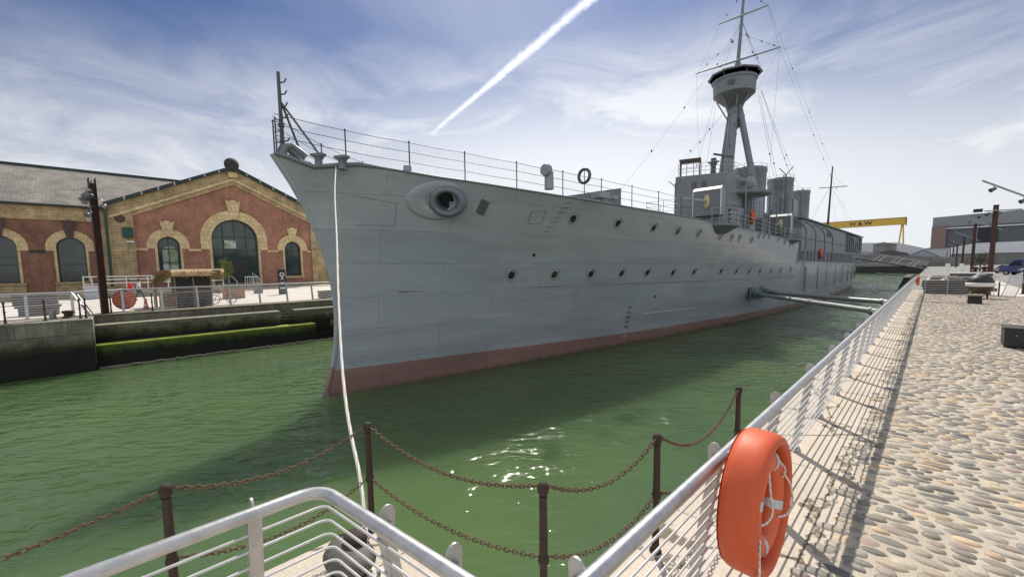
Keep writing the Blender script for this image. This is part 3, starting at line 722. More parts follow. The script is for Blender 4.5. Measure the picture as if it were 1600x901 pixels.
def buoy():
    t=thing('mooring_buoy',(2.1,38.6,0),'large black topped mooring buoy with a white band on short legs','buoy'); c=(2.1,38.6,0)
    b=MB(); b.lathe([(.60,1.0),(.56,1.15),(.46,1.32),(.3,1.45),(.18,1.49),(.001,1.5)],c,28); b.build('dome',M['black'],t)
    b=MB(); b.lathe([(.60,.76),(.63,.77),(.63,.99),(.60,1.0)],c,28); b.build('white_band',M['white'],t)
    b=MB(); b.lathe([(.001,.30),(.24,.32),(.45,.52),(.595,.76)],c,28); b.build('lower_cone',M['buoylow'],t)
    for a in (25,145,265):
        x=c[0]+.33*cos(radians(a)); y=c[1]+.33*sin(radians(a)); b=MB(); b.bar((x,y,.5),(x+.06*cos(radians(a)),y+.06*sin(radians(a)),0),.09,.09); b.build('leg',M['darkmetal'],t)
    b=MB(); b.torus((c[0],c[1],1.55),.09,.022,18,8,RX(pi/2)); b.lathe([(.22,1.48),(.22,1.52),(.16,1.53)],c,16); b.build('lifting_eye',M['galv'],t)
M['buoylow']=plain('rusty dark buoy base',(.05,.045,.038),.7,.1,.4,5,col2=(.12,.07,.045),bmp=.4)
buoy()
def cross_fence():
    t=thing('cross_railing',(1.2,40,0),'railing across the quay in front of the dark timber stack','railing')
    b=MB(); b.tube([(-.6,39.9,1.27),(3.05,41.4,1.27)],.035,8); b.build('top_rail',M['galv'],t)
    for i in range(9):
        z=.15+.12*i; b=MB(); b.tube([(-.6,39.9,z),(3.05,41.4,z)],.011,5); b.build('bar',M['whitesteel'],t)
    for k in range(4):
        u=.08+k*.29; x=-.6+3.65*u; y=39.9+1.5*u; b=MB(); b.bar((x,y,0),(x,y,1.27),.06,.03); b.build('post',M['galv'],t)
cross_fence()
def timber_stack():
    rng=random.Random(5)
    n=0
    for k in range(4):
        for j in range(2):
            y=42.2+j*.55; z=.13+.245*k; x1=2.75+rng.uniform(-.25,.2)+(.25 if k==1 else 0)
            b=MB(); b.tube([(-.45+rng.uniform(-.1,.1),y,z),(x1,y+.5,z)],.125,10); 
            o=b.build('timber_baulk',M['darkwood']); tag(o,['lowest','second','third','topmost'][k]+(' front' if j==0 else ' back')+' dark timber baulk of the stack behind the cross railing','timber','dark timber baulks stacked behind the railing')
timber_stack()
def junk(x,y,z,s,label):
    rng=random.Random(int(x*100)); b=MB()
    for k in range(4): b.box((x+rng.uniform(-.2,.2),y+rng.uniform(-.1,.1),z+.06+.07*k),(s*rng.uniform(.5,1),.4,.09),rz=rng.uniform(-.3,.3))
    tag(b.build('plank_pile',M['woodcrate2']),label,'planks')
junk(.1,42.6,1.0,.7,'pale planks lying on the left of the timber stack'); junk(.95,42.7,1.0,.9,'pale planks lying on the middle of the timber stack')
def barrier():
    t=thing('crowd_barrier',(3.45,41.6,0),'grey barred crowd barrier leaning over beside the cross railing','barrier')
    def P(u,v): # u along bottom, v up, leaning
        return Vector((3.18+.62*u*.9+.36*v,41.3-.2*u+.3*v,1.3*v-.12*u*v+.02))
    fr=MB()
    for a,b_ in (((0,0),(1,0)),((1,0),(1,1)),((1,1),(0,1)),((0,1),(0,0))): fr.tube([P(*a),P(*b_)],.024,6)
    fr.build('frame',M['galv'],t)
    for i in range(1,9):
        b=MB(); b.tube([P(i/9,0),P(i/9,1)],.010,5); b.build('bar',M['galv'],t)
    b=MB(); b.bar(P(.2,0),P(.2,0)+Vector((0,-.35,-.02)),.05,.02); b.bar(P(.8,0),P(.8,0)+Vector((.05,-.35,-.02)),.05,.02); b.build('foot',M['galv'],t)
    b=MB(); b.tube([(3.08,41.42,0),(3.08,41.42,.95)],.04,8); tag(b.build('rusty_post',M['corten']),'short rust brown post between the cross railing and the leaning barrier','post')
barrier()
def counter():
    t=thing('bar_counter',(2.5,60,0),'long low counter with a white top and dark front beyond the buoy','counter')
    b=MB(); b.bbox((1.2,59.8,0),(4.0,60.7,1.1)); b.build('front_panel',M['countdark'],t)
    b=MB(); b.bbox((1.1,59.7,1.101),(4.15,60.8,1.2)); b.build('top',M['white'],t)
M['countdark']=plain('dark blue panel',(.045,.055,.075),.5,0,.15,2)
counter()
def chair(x,y,label):
    t=thing('garden_chair',(x,y,0),label,'chair','white chairs beyond the counter'); rz=.25
    b=MB(); b.box((x,y,1.6),(.34,.08,.9),rz=rz,M=RZ(rz)@RX(-.12)); b.build('backrest',M['white'],t)
    b=MB(); b.box((x,y-.3,1.12),(.5,.55,.06),rz=rz); b.build('seat',M['white'],t)
    for sx in (-.2,.2):
        for sy in (-.5,-.08): b=MB(); b.bar((x+sx,y+sy,1.1),(x+sx,y+sy,0),.05,.05); b.build('leg',M['white'],t)
chair(1.12,66,'left one of the two tall white chairs beyond the counter'); chair(2.15,66,'right one of the two tall white chairs beyond the counter')

# ------------------------------------------------------------------ lamp posts
def lamp_post(loc,h,label,bars=((.0,.5,2.0,-.5),),rz=0,cluster=False):
    t=thing('lamp_post',(0,0,0),label,'lamp post','rust brown steel lamp posts along the quays'); b=MB()
    w,d=.36,.30
    b.bbox((-w/2,-d/2,0),(w/2,-d/2+.035,h)); b.bbox((-w/2,d/2-.035,0),(w/2,d/2,h)); b.bbox((-.02,-d/2+.036,0),(.02,d/2-.036,h-.25)); b.build('column',M['corten'],t)
    b=MB(); b.bbox((-.28,-.25,0),(.28,.25,.03)); b.build('base_plate',M['corten'],t)
    def spot(p,dirv,parent=t):
        p=Vector(p); dv=Vector(dirv).normalized(); q=Vector((0,0,1)).rotation_difference(dv).to_matrix().to_4x4()
        b=MB(); b.lathe([(.06,-.16),(.10,-.12),(.115,.05),(.15,.16),(.15,.20)],p-Vector((0,0,.30)),14,q); s=b.build('spotlight',M['spot'],parent)
        b=MB(); b.lathe([(.135,.19),(.001,.195)],p-Vector((0,0,.30)),14,q); b.build('lens',M['windscreen'],s)
        b=MB(); b.tube([p,p-Vector((0,0,.3))],.022,6); b.build('hanger',M['darkmetal'],s)
    for (x0,z0,x1,z1,y) in bars:
        b=MB(); b.tube([(x0,y,z0),(x1,y,z1)],.06,8); b.tube([(0,0,h-.12),(0,y,z0+(z1-z0)*(0-x0)/(x1-x0))],.03,6); b.build('cross_bar',M['galvd'],t)
        for u in (.12,.42) if not cluster else (.3,.8): spot((x0+(x1-x0)*u,y,z0+(z1-z0)*u),(-.75,-.5,-.45))
    if cluster:
        for (px,py,pz) in ((.3,-.32,h-1.05),(.42,-.3,h-1.75),(-.35,-.3,h-.85),(.25,.35,h-1.3)):
            b=MB(); b.tube([(0,0,pz+.2),(px*.7,py*.7,pz+.2),(px,py,pz+.05)],.03,6); b.build('arm',M['galv'],t); spot((px,py,pz+.1),(px,-.4,-.5))
        b=MB(); b.bbox((-.1,-.16,h-1.9),(.1,-.3,h-2.35)); b.build('control_box',M['offwhite'],t)
    t.location=loc; t.rotation_euler=(0,0,rz); return t
M['spot']=plain('grey spotlight body',(.12,.125,.13),.45,.4,.15,6); M['galvd']=plain('dull galvanised bar',(.33,.335,.34),.5,.5,.15,6)
tilt=((-1.0,8.9,2.7,6.85,-.25),)
flat=((-.75,7.15,1.6,7.1,-.25),)
lamp_post((3.95,62,0),7.7,'tallest looking lamp post, just behind the mooring buoy',flat)
lamp_post((4.25,97,0),8.0,'second lamp post from the front, left of the tallest',tilt)
lamp_post((4.7,143,0),8.0,'third lamp post back in the receding row',((-1.6,9.1,2.4,6.7,-.25),))
for X_,Y_,lb in ((5.15,198,'fourth'),(5.4,248,'fifth'),(5.6,300,'sixth'),(5.4,365,'seventh')):
    lamp_post((X_,Y_,0),8.1,lb+' lamp post back in the receding row before the big hall',((-1.7,9.0,2.2,6.7,-.25),))
lamp_post((-1.3,420,0),8.0,'most distant lamp post, in front of the brown end of the hall',())
lamp_post((4.55,45,0),6.5,'lamp post outside the right edge with its spotlight bar reaching in',((-2.45,8.0,2.2,4.85,-.25),))
lamp_post((-32.7,-.4,.03),7.55,'dark steel lamp post with clustered floodlights before the brick pump house',((-.55,7.05,.95,6.75,-.22),),radians(10),True)
# --- hull geometry (world metres: X across the dock, Y along it, Z up; quay top 0, water -2.6)
def lerp(a,b,t): return a+(b-a)*t
def tab(T,x):
    if x<=T[0][0]: return T[0][1]
    for (a,b),(c,d) in zip(T,T[1:]):
        if x<=c: return lerp(b,d,(x-a)/(c-a))
    return T[-1][1]
AX=-16.4
STEM=[(-4.2,5.9),(-2.6,5.68),(-1.6,6.0),(-.6,6.2),(.5,6.28),(1.5,6.25),(2.5,6.1),(3.5,5.82),(4.5,5.45),(5.5,4.98),(6.05,4.66),(6.5,4.40)]
WLB=[(5.68,.05),(10,.75),(15.4,1.62),(23,2.95),(31,4.1),(40,5.1),(51,5.95),(65,6.35),(85,6.3),(100,5.7),(112,4.5),(122,2.9),(130,1.0),(133.5,.05)]
DKB=[(5.68,.16),(6.4,.72),(7.5,1.35),(9,2.05),(11,2.85),(14,3.75),(18,4.6),(24,5.4),(31,5.95),(40,6.25),(51,6.4),(85,6.4),(100,6.0),(112,5.2),(122,4.0),(130,2.3),(134,.1)]
DKZ=[(5.68,6.48),(8,6.2),(10,5.98),(14,5.72),(19,5.5),(30,5.2),(40,4.92),(51,4.5)]
def deckz(y):
    if y>52: return tab([(52,2.6),(68,2.45),(107,2.05),(134,2.1)],y)
    return tab(DKZ,y)
BOOT=[(5.68,-1.58),(22,-1.88),(50,-2.0),(134,-2.05)]
def hb(y,z):
    # half breadth at nominal station y, height z
    w=tab(WLB,y); d=tab(DKB,y); zd=tab(DKZ,y) if y<52 else deckz(y)
    t=(z+2.6)/(zd+2.6)
    if t<0: return max(.03,w*(1+t*.6))
    p=1.9-1.0*min(1,max(0,(y-6)/40))
    if y>105: p=.8
    return w+(d-w)*t**p
def stem(z): return tab(STEM,z)
def actual_y(yk,z):
    return yk+(stem(z)-5.68)*exp(-(yk-5.68)/5.0)
def nominal(y,z):
    lo,hi=5.68,134
    for _ in range(40):
        m=(lo+hi)/2
        if actual_y(m,z)<y: lo=m
        else: hi=m
    return lo
def hullX(y,z): return AX+hb(nominal(y,z),z)
# ------------------------------------------------------------------ the warship
SHIP=thing('warship',(AX,5.7,WZ),'grey First World War cruiser with three funnels and a tripod mast, moored in the dock','warship')
def station_ys():
    ys=[5.68,5.75,5.9,6.15,6.5,7,7.6,8.3,9,9.5,9.8,10.1,10.4,10.7,11,11.5,12.5,14,16,18,20.5,23,26,29,32,36,40,44,48,51.98]
    return ys
HAWSE=(9.95,5.12)
def hull():
    b=MB(); ZR=[-4.4,-3.4,-2.6]
    K=18
    for side in (1,-1):
        for part in (0,1):
            ys=station_ys() if part==0 else [51.98,55,60,66,72,80,88,95,100,104,108,112,116,119,122,125,127.5,130,131.5,133,133.8]
            rows=[]
            for yk in ys:
                zd=tab(DKZ,yk) if part==0 else tab([(52,2.6),(68,2.45),(107,2.05),(134,2.1)],yk)
                zb=tab(BOOT,yk); zs=ZR+[zb]+[zb+(zd-zb)*k/K for k in range(1,K+1)]
                r=[]
                for z in zs:
                    if part==0: y=actual_y(yk,z); h=hb(yk,z)
                    else:
                        y=yk; w_=tab(WLB,yk); d_=tab(DKB,yk); bl=min(1,max(0,(yk-52)/16)); t_=(z+2.6)/(lerp(4.5,zd,bl)+2.6)
                        h=w_*(1+t_*.6) if t_<0 else w_+(d_-w_)*t_**lerp(.9,.8,bl)
                        if yk>120 and t_<0: h*=.5
                        h=max(h,.04)
                    if z<-2.6: h*= .985
                    # scooped fairlead near the stem
                    zz=z
                    if part==0 and z>zd-1.2:
                        dip=-.34*exp(-((yk-6.55)/.55)**2); zz=z+dip*max(0,(z-(zd-1.2))/1.2)
                    r.append((AX+side*h,y,zz))
                rows.append(r)
            n=len(rows[0]); o=len(b.v); b.v.extend([p for r in rows for p in r])
            for i in range(len(rows)-1):
                for k in range(n-1):
                    f=(o+i*n+k,o+(i+1)*n+k,o+(i+1)*n+k+1,o+i*n+k+1)
                    if side==1 and part==0:
                        c_=[sum(b.v[q][e] for q in f)/4 for e in (1,2)]
                        if ((c_[0]-HAWSE[0])/.5)**2+((c_[1]-HAWSE[1])/.45)**2<1: continue
                    b.f.append(f if side==1 else f[::-1]); b.m.append(1 if k<3 else 0); b.sm.append(True)
    # bulkhead at the forecastle break, stem closing strip
    zt,zl=tab(DKZ,51.98),2.6
    h=hb(51.98,zt)
    b.add([(AX-h,51.99,zl-.3),(AX+h,51.99,zl-.3),(AX+h,51.99,zt),(AX-h,51.99,zt)],[(0,1,2,3)])
    st=[]
    for k in range(24):
        z=-4.3+k*(6.48+4.3)/23; st.append((AX,stem(z)-.02,z))
    b.tube(st,[.10+.05*max(0,(z-4)/2.5) for _,_,z in st],8,mi=0)
    o=b.build('hull',[M['hull'],M['boot']],SHIP)
    # red oxide part of the stem bar
    c=MB(); c.tube([(AX,stem(z)-.026,z) for z in (-4.3,-3.4,-2.6,-2.2,-1.8,-1.45)],.104,8); c.build('stem_foot',M['boot'],o)
    d=MB()
    def deck(ys,zf,inset):
        r=[]
        for yk in ys:
            z=zf(yk); hh=max(.02,(hb(yk,z) if yk<52 else tab(DKB,yk))-inset); y=actual_y(yk,z) if yk<52 else yk
            dip=-.34*exp(-((yk-6.55)/.55)**2) if yk<52 else 0
            r.append([(AX+hh*s,y,z+dip-.03+(.06*(1-s*s))) for s in (-1,-.5,0,.5,1)])
        d.grid(r)
    deck(station_ys(),lambda y:tab(DKZ,y),.02); deck([52,60,68,80,95,107,116,122,128,133.5],lambda y:tab([(52,2.6),(68,2.45),(107,2.05),(134,2.1)],y),.02)
    d.build('deck',M['shipdeck'],SHIP)
    # rounded gunwale lip
    g=MB()
    for s in (1,-1):
        P=[]
        for yk in station_ys():
            z=tab(DKZ,yk); dip=-.34*exp(-((yk-6.55)/.55)**2); P.append((AX+s*hb(yk,z),actual_y(yk,z),z+dip))
        g.tube(P,[.085 if p[1]<7 else .045 for p in P],8)
        g.tube([(AX+s*tab(DKB,y),y,tab([(52,2.6),(68,2.45),(107,2.05),(134,2.1)],y)) for y in (52,60,70,80,90,100,107,112,117,122,126,130,132,134)],.05,6)
    g.build('gunwale',M['shipgrey'],SHIP)
hull()
def hull_frame(y,z):
    """point and outward normal on the port side"""
    p=Vector((hullX(y,z),y,z)); e=.15
    a=Vector((hullX(y+e,z),y+e,z))-Vector((hullX(y-e,z),y-e,z)); c=Vector((hullX(y,z+e),y,z+e))-Vector((hullX(y,z-e),y,z-e))
    n=a.cross(c).normalized()
    if n.x<0: n=-n
    t=a.normalized(); u=n.cross(t); 
    if u.z<0: u=-u
    return p,n,t,u
def frameM(n,t,u):  # local x=t, y=u, z=n
    return Matrix((t,u,n)).transposed().to_4x4()
# portholes
LOW=[(13.83,1.99),(16.41,1.96),(18.92,1.93),(21.39,1.92),(23.72,1.91),(26.5,1.85),(29.07,1.84),(33.03,1.81),(35.76,1.76),(38.33,1.71),(40.77,1.67),(43.65,1.62),(46.44,1.63),(49.87,1.63)]
UP=[(16.49,4.7),(19.66,4.63),(22.82,4.53),(25.42,4.45),(28.0,4.4),(31.23,4.34),(33.2,4.28),(34.68,4.28),(37.26,4.21),(38.71,4.67),(39.95,4.72),(41.38,4.72),(44.22,4.54),(46.5,4.35),(48.4,4.2)]
def porthole(y,z,r=.19):
    p,n,t,u=hull_frame(y,z); Mx=frameM(n,t,u); b=MB()
    b.lathe([(r*1.42,-.03),(r*1.42,.022),(r*1.25,.034),(r*1.05,.03),(r,.015),(r,-.02)],p,20,Mx)
    pts=[]
    for k in range(13):
        a=radians(15+150*k/12); pts.append(p+t*cos(a)*r*1.85+u*(sin(a)*r*1.75)+n*.02)
    b.tube(pts,.022,6)
    o=b.build('porthole',M['shiplight'],SHIP)
    c=MB(); c.lathe([(r*1.0,.008),(.001,.012)],p,18,Mx); c.build('glass',M['portglass'],o)
for y,z in LOW+UP: porthole(y,z)
# louvred vents high on the bow
def louvre(y,z):
    p,n,t,u=hull_frame(y,z); Mx=frameM(n,t,u)@RZ(radians(-18)); b=MB(); tt=(Mx@Vector((1,0,0))); uu=(Mx@Vector((0,1,0)))
    b.box(p+n*.005,(.40,.62,.02),M=Mx,mi=1)
    for k in range(6): b.box(p+tt*(-.165+.066*k)+n*.04,(.028,.60,.06),M=Mx)
    b.build('louvre_vent',[M['shipgrey'],M['black']],SHIP)
louvre(11.65,4.96)
for y,z in ((14.83,2.96),(25.26,.33)):
    p,n,t,u=hull_frame(y,z); b=MB(); b.lathe([(.09,-.02),(.085,.02),(.001,.012)],p,12,frameM(n,t,u)); b.build('discharge_hole',M['black'],SHIP)
# faint outlines: rungs and plates welded on the bow
def hull_line(pts,r,name,m):
    b=MB()
    for y0,z0,y1,z1 in pts:
        P=[]
        for k in range(7):
            y=y0+(y1-y0)*k/6; z=z0+(z1-z0)*k/6; p,n,t,u=hull_frame(y,z); P.append(p+n*.008)
        b.tube(P,r,6)
    return b.build(name,m,SHIP)
hull_line([(8.6,1.42,51.5,1.0)],.028,'belt_edge',M['shipgrey'])
hull_line([(24.34,-.74,30.65,-.82)],.016,'painted_reflection_line',M['white'])  # white line drawn on the plating to stand for a thin light reflection
hull_line([(15.0+k*.12,4.05+.22*k,15.35+k*.12,4.1+.22*k) for k in range(7)],.022,'hull_rung',M['shipgrey'])
hull_line([(14.0,4.35,14.75,4.45),(14.75,4.45,14.75,5.0),(14.75,5.0,14.0,4.9),(14.0,4.9,14.0,4.35)],.014,'welded_frame',M['shipgrey'])
hull_line([(6.75,5.15,8.25,4.95),(8.25,4.95,8.25,4.1),(6.9,4.1,8.25,4.1)],.007,'plate_edge',M['shipgrey'])
# draught marks
for i,s_ in enumerate(['XX','XIX','XVIII','XVII','XVI','XV','XIV']):
    z=-.25-.305*i; p,n,t,u=hull_frame(22.97,z)
    T_=Matrix.Translation(p+n*.016)@frameM(n,t,u)
    b=MB(); b.text(s_,.235,T_); b.build('draught_mark',M['black'] if i<5 else M['white'],SHIP)
# hawse pipe
def hawse():
    y,z=HAWSE
    p,n,t,u=hull_frame(y,z); ax=(n*1.0+Vector((.05,-.42,-.02))).normalized(); t2=(t-ax*t.dot(ax)).normalized(); u2=ax.cross(t2)
    if u2.z<0: u2=-u2
    # backing plate hugging the hull
    rows=[]
    for rr,h in ((.5,.03),(.6,.07),(.92,.06),(1.0,.03),(1.03,-.04)):
        r=[]
        for k in range(36):
            a=2*pi*k/36; dy=cos(a)*1.12*rr*(1.15 if cos(a)<0 else .82)-.10*rr; dz=sin(a)*.74*rr
            yy,zz=y+dy,min(z+dz,tab(DKZ,y+dy+1.0)-.06); q=Vector((hullX(yy,zz),yy,zz)); r.append(q+n*h)
        rows.append(r)
    b=MB(); b.grid(rows,closed=True); o=b.build('hawse_plate',M['hull'],SHIP)
    b=MB(); Mx=frameM(ax,t2,u2); c=p+t*.18
    b.lathe([(.78,-.12),(.75,.10),(.70,.24),(.63,.33),(.56,.36),(.49,.33),(.44,.24),(.40,.06),(.35,-.3),(.31,-.9)],c,36,Mx,sx=1.05,sy=.86,caps=False)
    o=b.build('hawse_pipe',M['shipgrey'],SHIP)
    b=MB(); b.lathe([(.32,-.85),(.001,-.86)],c,24,Mx,sx=1.05,sy=.86); b.build('pipe_mouth',M['shipdark'],o)
hawse()
# bow fittings
def bow():
    b=MB(); b.tube([(AX,4.70,6.42),(AX,4.70,9.3)],[.075,.055],10); o=b.build('jackstaff',M['shipdark'],SHIP)
    b=MB()
    for z in (8.95,8.55,8.15,7.75,6.95): b.tube([(AX,4.74,z),(AX+.12,4.85,z+.02),(AX+.14,4.9,z+.14)],.028,6)
    for z in (7.5,6.72): b.lathe([(.10,-.06),(.10,.06)],(AX,4.70,z),10)
    b.build('cleat',M['shipdark'],o)
    for s in (1,-1):
        b=MB(); b.tube([(AX,4.74,8.3),(AX+s*.85,5.75,6.35)],.04,8); b.build('staff_brace',M['shipdark'],SHIP)
    # cast fairlead at the stem head
    b=MB(); b.tube([(AX+.22,4.62,6.42),(AX+.24,4.72,6.72),(AX+.24,4.95,6.78),(AX+.3,5.15,6.62),(AX+.34,5.35,6.44)],[.13,.12,.11,.12,.13],10)
    b.tube([(AX-.22,4.62,6.42),(AX-.24,4.72,6.72),(AX-.24,4.95,6.78),(AX-.3,5.15,6.62),(AX-.34,5.35,6.44)],[.13,.12,.11,.12,.13],10)
    b.build('stem_fairlead',M['shipgrey'],SHIP)
    for (x,y,z) in ((AX+.78,5.62,6.05),(AX+1.3,6.25,5.98),(AX-.78,5.62,6.05)):
        b=MB(); b.lathe([(.17,0),(.13,.08),(.12,.3),(.2,.36),(.24,.42),(.1,.46)],(x,y,z),14); b.box((x,y,z+.43),(.5,.26,.09),rz=.5); b.build('bitt',M['shipgrey'],SHIP)
    b=MB(); b.lathe([(.16,0),(.16,.34),(.12,.36)],(AX+1.9,8.55,6.0),14); b.build('deck_vent',M['shiplight'],SHIP)
    b=MB(); b.lathe([(.2,0),(.19,.72)],(-11.6,13.6,5.65),14); b.lathe([(.24,-.12),(.27,0),(.24,.12)],(-11.6,13.42,6.42),16,RX(pi/2)); b.build('cowl_vent',M['shiplight'],SHIP)
    b=MB(); b.prism([(AX+4.6,19.6,5.5),(AX,17.4,5.5),(AX,17.4,6.1),(AX+4.6,19.6,6.45)],(.0,.1,0)); b.prism([(AX-4.6,19.6,5.5),(AX,17.4,5.5),(AX,17.4,6.1),(AX-4.6,19.6,6.45)],(.0,.1,0)); b.build('breakwater',M['shipgrey'],SHIP)
    b=MB(); b.bbox((-11.4,16.4,5.55),(-10.9,17.2,5.82)); b.build('deck_locker',M['shiplight'],SHIP)
    b=MB(); b.bbox((-11.2,17.4,5.55),(-10.8,17.8,5.72)); b.build('deck_locker',M['shiplight'],SHIP)
bow()
# guard rails with netting
def ship_rails():
    for s in (1,-1):
        ys=[5.72,7.3,9.1,11.0,13.2,15.6,18.0,20.4,22.8,25.2] + ([] if s==1 else [27.6,30,33,36,40,44,48,51])
        tops=[]
        for y in ys:
            z=tab(DKZ,y); x=AX+s*(hb(y,z)-.06); ya=actual_y(y,z); b=MB(); dip=-.34*exp(-((y-6.55)/.55)**2)
            b.tube([(x,ya,z+dip),(x,ya,z+1.15)],.024,6); b.sphere((x,ya,z+1.16),.04,8); tops.append((x,ya,z))
            b.build('stanchion',M['deckwire'],SHIP)
        tops=[(AX+s*.05,4.72,6.35)]+tops
        for h in (.4,.78,1.13):
            b=MB()
            for a,c in zip(tops,tops[1:]):
                b.tube([(a[0],a[1],a[2]+h+(.2 if a[1]<5 else 0)),((a[0]+c[0])/2,(a[1]+c[1])/2,(a[2]+c[2])/2+h-.02+(.1 if a[1]<5 else 0)),(c[0],c[1],c[2]+h)],.011,5)
            b.build('guard_wire',M['deckwire'],SHIP)
        b=MB()
        for a,c in list(zip(tops,tops[1:]))[:7]:
            k=.2 if a[1]<5 else 0
            b.add([(a[0],a[1],a[2]+.04),(c[0],c[1],c[2]+.04),(c[0],c[1],c[2]+1.12),(a[0],a[1],a[2]+1.12+k)],[(0,1,2,3)])
        b.build('rail_netting',M['net'],SHIP)
ship_rails()
def rail_run(P,h=1.0,closed=False,step=1,name='platform_rail'):
    b=MB(); P=[Vector(p) for p in P]
    for k in (.35,.68,1.0): b.tube([p+Vector((0,0,h*k)) for p in P],.02,5,closed=closed)
    for p in P[::step]: b.tube([p,p+Vector((0,0,h))],.022,5)
    b.build(name,M['shiplight'],SHIP)
# bridge and conning house
def bridge():
    pl=[(-16.7,37.1),(-12.75,38.5),(-12.6,40),(-12.6,46),(-20.2,46),(-20.2,45.6)]
    b=MB(); b.prism([(x,y,5.0) for x,y in pl],(0,0,5.25)); o=b.build('bridge_house',M['shipgrey'],SHIP,bevel=.06)
    d=Vector((3.95,1.4,0)).normalized(); n=Vector((d.y,-d.x,0))
    for u in (1.55,2.35): 
        b=MB(); c=Vector((-16.7,37.1,9.35))+d*u+n*.012; b.box(c,(.42,.03,.6),M=Matrix((d,-n,Vector((0,0,1)))).transposed().to_4x4()); b.build('window',M['shipdark'],o)
    b=MB(); b.prism([(x,y,7.5) for x,y in [(-16.72,37.06),(-12.70,38.47),(-12.55,40),(-12.55,45.9),(-12.7,45.9),(-12.7,38.6),(-16.7,37.2)]],(0,0,.05)); b.build('rubbing_strip',M['shipgrey'],o)
    # canvas topped shelter
    b=MB()
    c=Vector((-16.55,37.3,10.26))
    C4=[c+d*.15-n*.1,c+d*1.75-n*.1,c+d*1.75-n*1.3,c+d*.15-n*1.3]
    for p in C4: b.bar(p,p+Vector((0,0,1.35)),.07,.07)
    for p in (C4[0]+d*.55,C4[0]+d*1.1): b.bar(p,p+Vector((0,0,1.35)),.04,.04)
    for k in range(4): b.bar(C4[k]+Vector((0,0,.6)),C4[(k+1)%4]+Vector((0,0,.6)),.03,.03)
    s=b.build('chart_shelter',M['shipdark'],SHIP)
    b=MB(); b.prism([p+Vector((0,0,1.36))+(p-sum(C4,Vector())/4)*.12 for p in C4],(0,0,.13)); b.build('shelter_roof',M['shelterroof'],s)
    q=c+d*2.85-n*.5; b=MB(); b.lathe([(.22,0),(.2,.7),(.28,.85),(.3,1.05),(.2,1.2),(.24,1.25),(.22,1.38),(.05,1.42)],q,14); b.tube([q+Vector((-.45,0,1.05)),q+Vector((.45,0,1.05))],.09,8); b.build('compass_binnacle',M['shipdark'],SHIP)
    q=c+d*3.6-n*2.0; b=MB(); b.tube([q,q+Vector((0,0,1.9))],.06,6); b.tube([q+Vector((0,0,1.85))-d*.8+Vector((0,0,.25)),q+Vector((0,0,1.85))+d*.8-Vector((0,0,.2))],.10,8); b.build('range_finder',M['shipdark'],SHIP)
    rail_run([c+d*.0-n*.1,c+d*1.9-n*.15,c+d*2.6-n*.15,c+d*3.9-n*.15,(-12.7,40.0,10.26),(-12.7,42.5,10.26),(-12.7,45.8,10.26)],1.05)
    b=MB(); b.lathe([(1.35,5),(1.35,9.0),(1.2,9.05)],(-13.8,47.8,0),20); b.build('chart_house',M['shiplight'],SHIP)
    # low platform ahead of the bridge with its own rail
    b=MB(); b.prism([(-17.6,33.4,6.25),(-14.6,33.4,6.25),(-13.6,37.8,6.25),(-18.5,38,6.25)],(0,0,.12)); b.bbox((-17,34.2,5.2),(-15,38,6.25)); b.build('gun_platform',M['shipgrey'],SHIP)
    rail_run([(-17.55,36,6.37),(-17.55,33.45,6.37),(-16,33.4,6.37),(-14.65,33.45,6.37),(-13.8,37,6.37)],1.35,name='platform_rail')
    b=MB(); b.tube([(-15.4,34.2,6.3),(-15.4,34.2,9.1)],.05,6); b.tube([(-15.4,34.2,8.85),(-15.95,34.2,9.35)],.035,6); b.tube([(-15.4,34.2,8.85),(-14.85,34.2,9.35)],.035,6); b.build('signal_post',M['shipdark'],SHIP)
M['shelterroof']=plain('dull red canvas roof',(.09,.055,.05),.8,0,.2,4)
bridge()
def gun(c,bl,side=1):
    """box shield gun; front faces the bow (-Y)"""
    x,y,z=c; w_,d_,h_=.92,.95,1.95
    prof=[]; S=[]
    for (yy,zz) in ((0,0),(0,h_-.28),(.10,h_-.1),(.28,h_),(d_,h_-.12),(d_,0)): S.append((yy,zz))
    b=MB()
    L_=[(x-w_,y+a,z+e) for a,e in S]; R_=[(x+w_,y+a,z+e) for a,e in S]
    n=len(S); vs=L_+R_
    b.add(vs,[tuple(range(n)),tuple(reversed(range(n,2*n)))]+[(i,n+i,n+i+1,i+1) for i in range(n-1)])
    o=b.build('gun_shield',M['shipgrey'],SHIP,bevel=.03)
    b=MB(); b.bar((x-w_-.01,y-.012,z),(x-w_-.01,y-.012,z+h_-.26),.12,.04); b.bar((x+w_+.01,y-.012,z),(x+w_+.01,y-.012,z+h_-.26),.12,.04); b.box((x,y+.08,z+h_-.12),(2*w_+.06,.34,.05),M=RX(radians(40))); b.build('shield_edge',M['white'],o)  # white edge bars; the top one paints in a bright sunlit rim
    g=Vector((x,y-.05,z+.95)); b=MB(); b.sphere(g,.40,14,(.6,.35,1.3)); b.build('gun_mantlet',M['brass'],o)
    d=Vector((-.22,-1,.02)).normalized(); b=MB()
    b.tube([g,g+d*1.0,g+d*1.02,g+d*bl],[.12,.09,.07,.055],12); b.build('gun_barrel',M['shiplight'],o)
    b=MB(); b.lathe([(1.0,-.55),(.75,-.1),(.75,.02)],(x,y+1.1,z),20); b.build('gun_pedestal',M['shipgrey'],o)
    return o
gun((-11.25,30.0,5.75),3.4); gun((-11.1,49.0,5.35),.9)
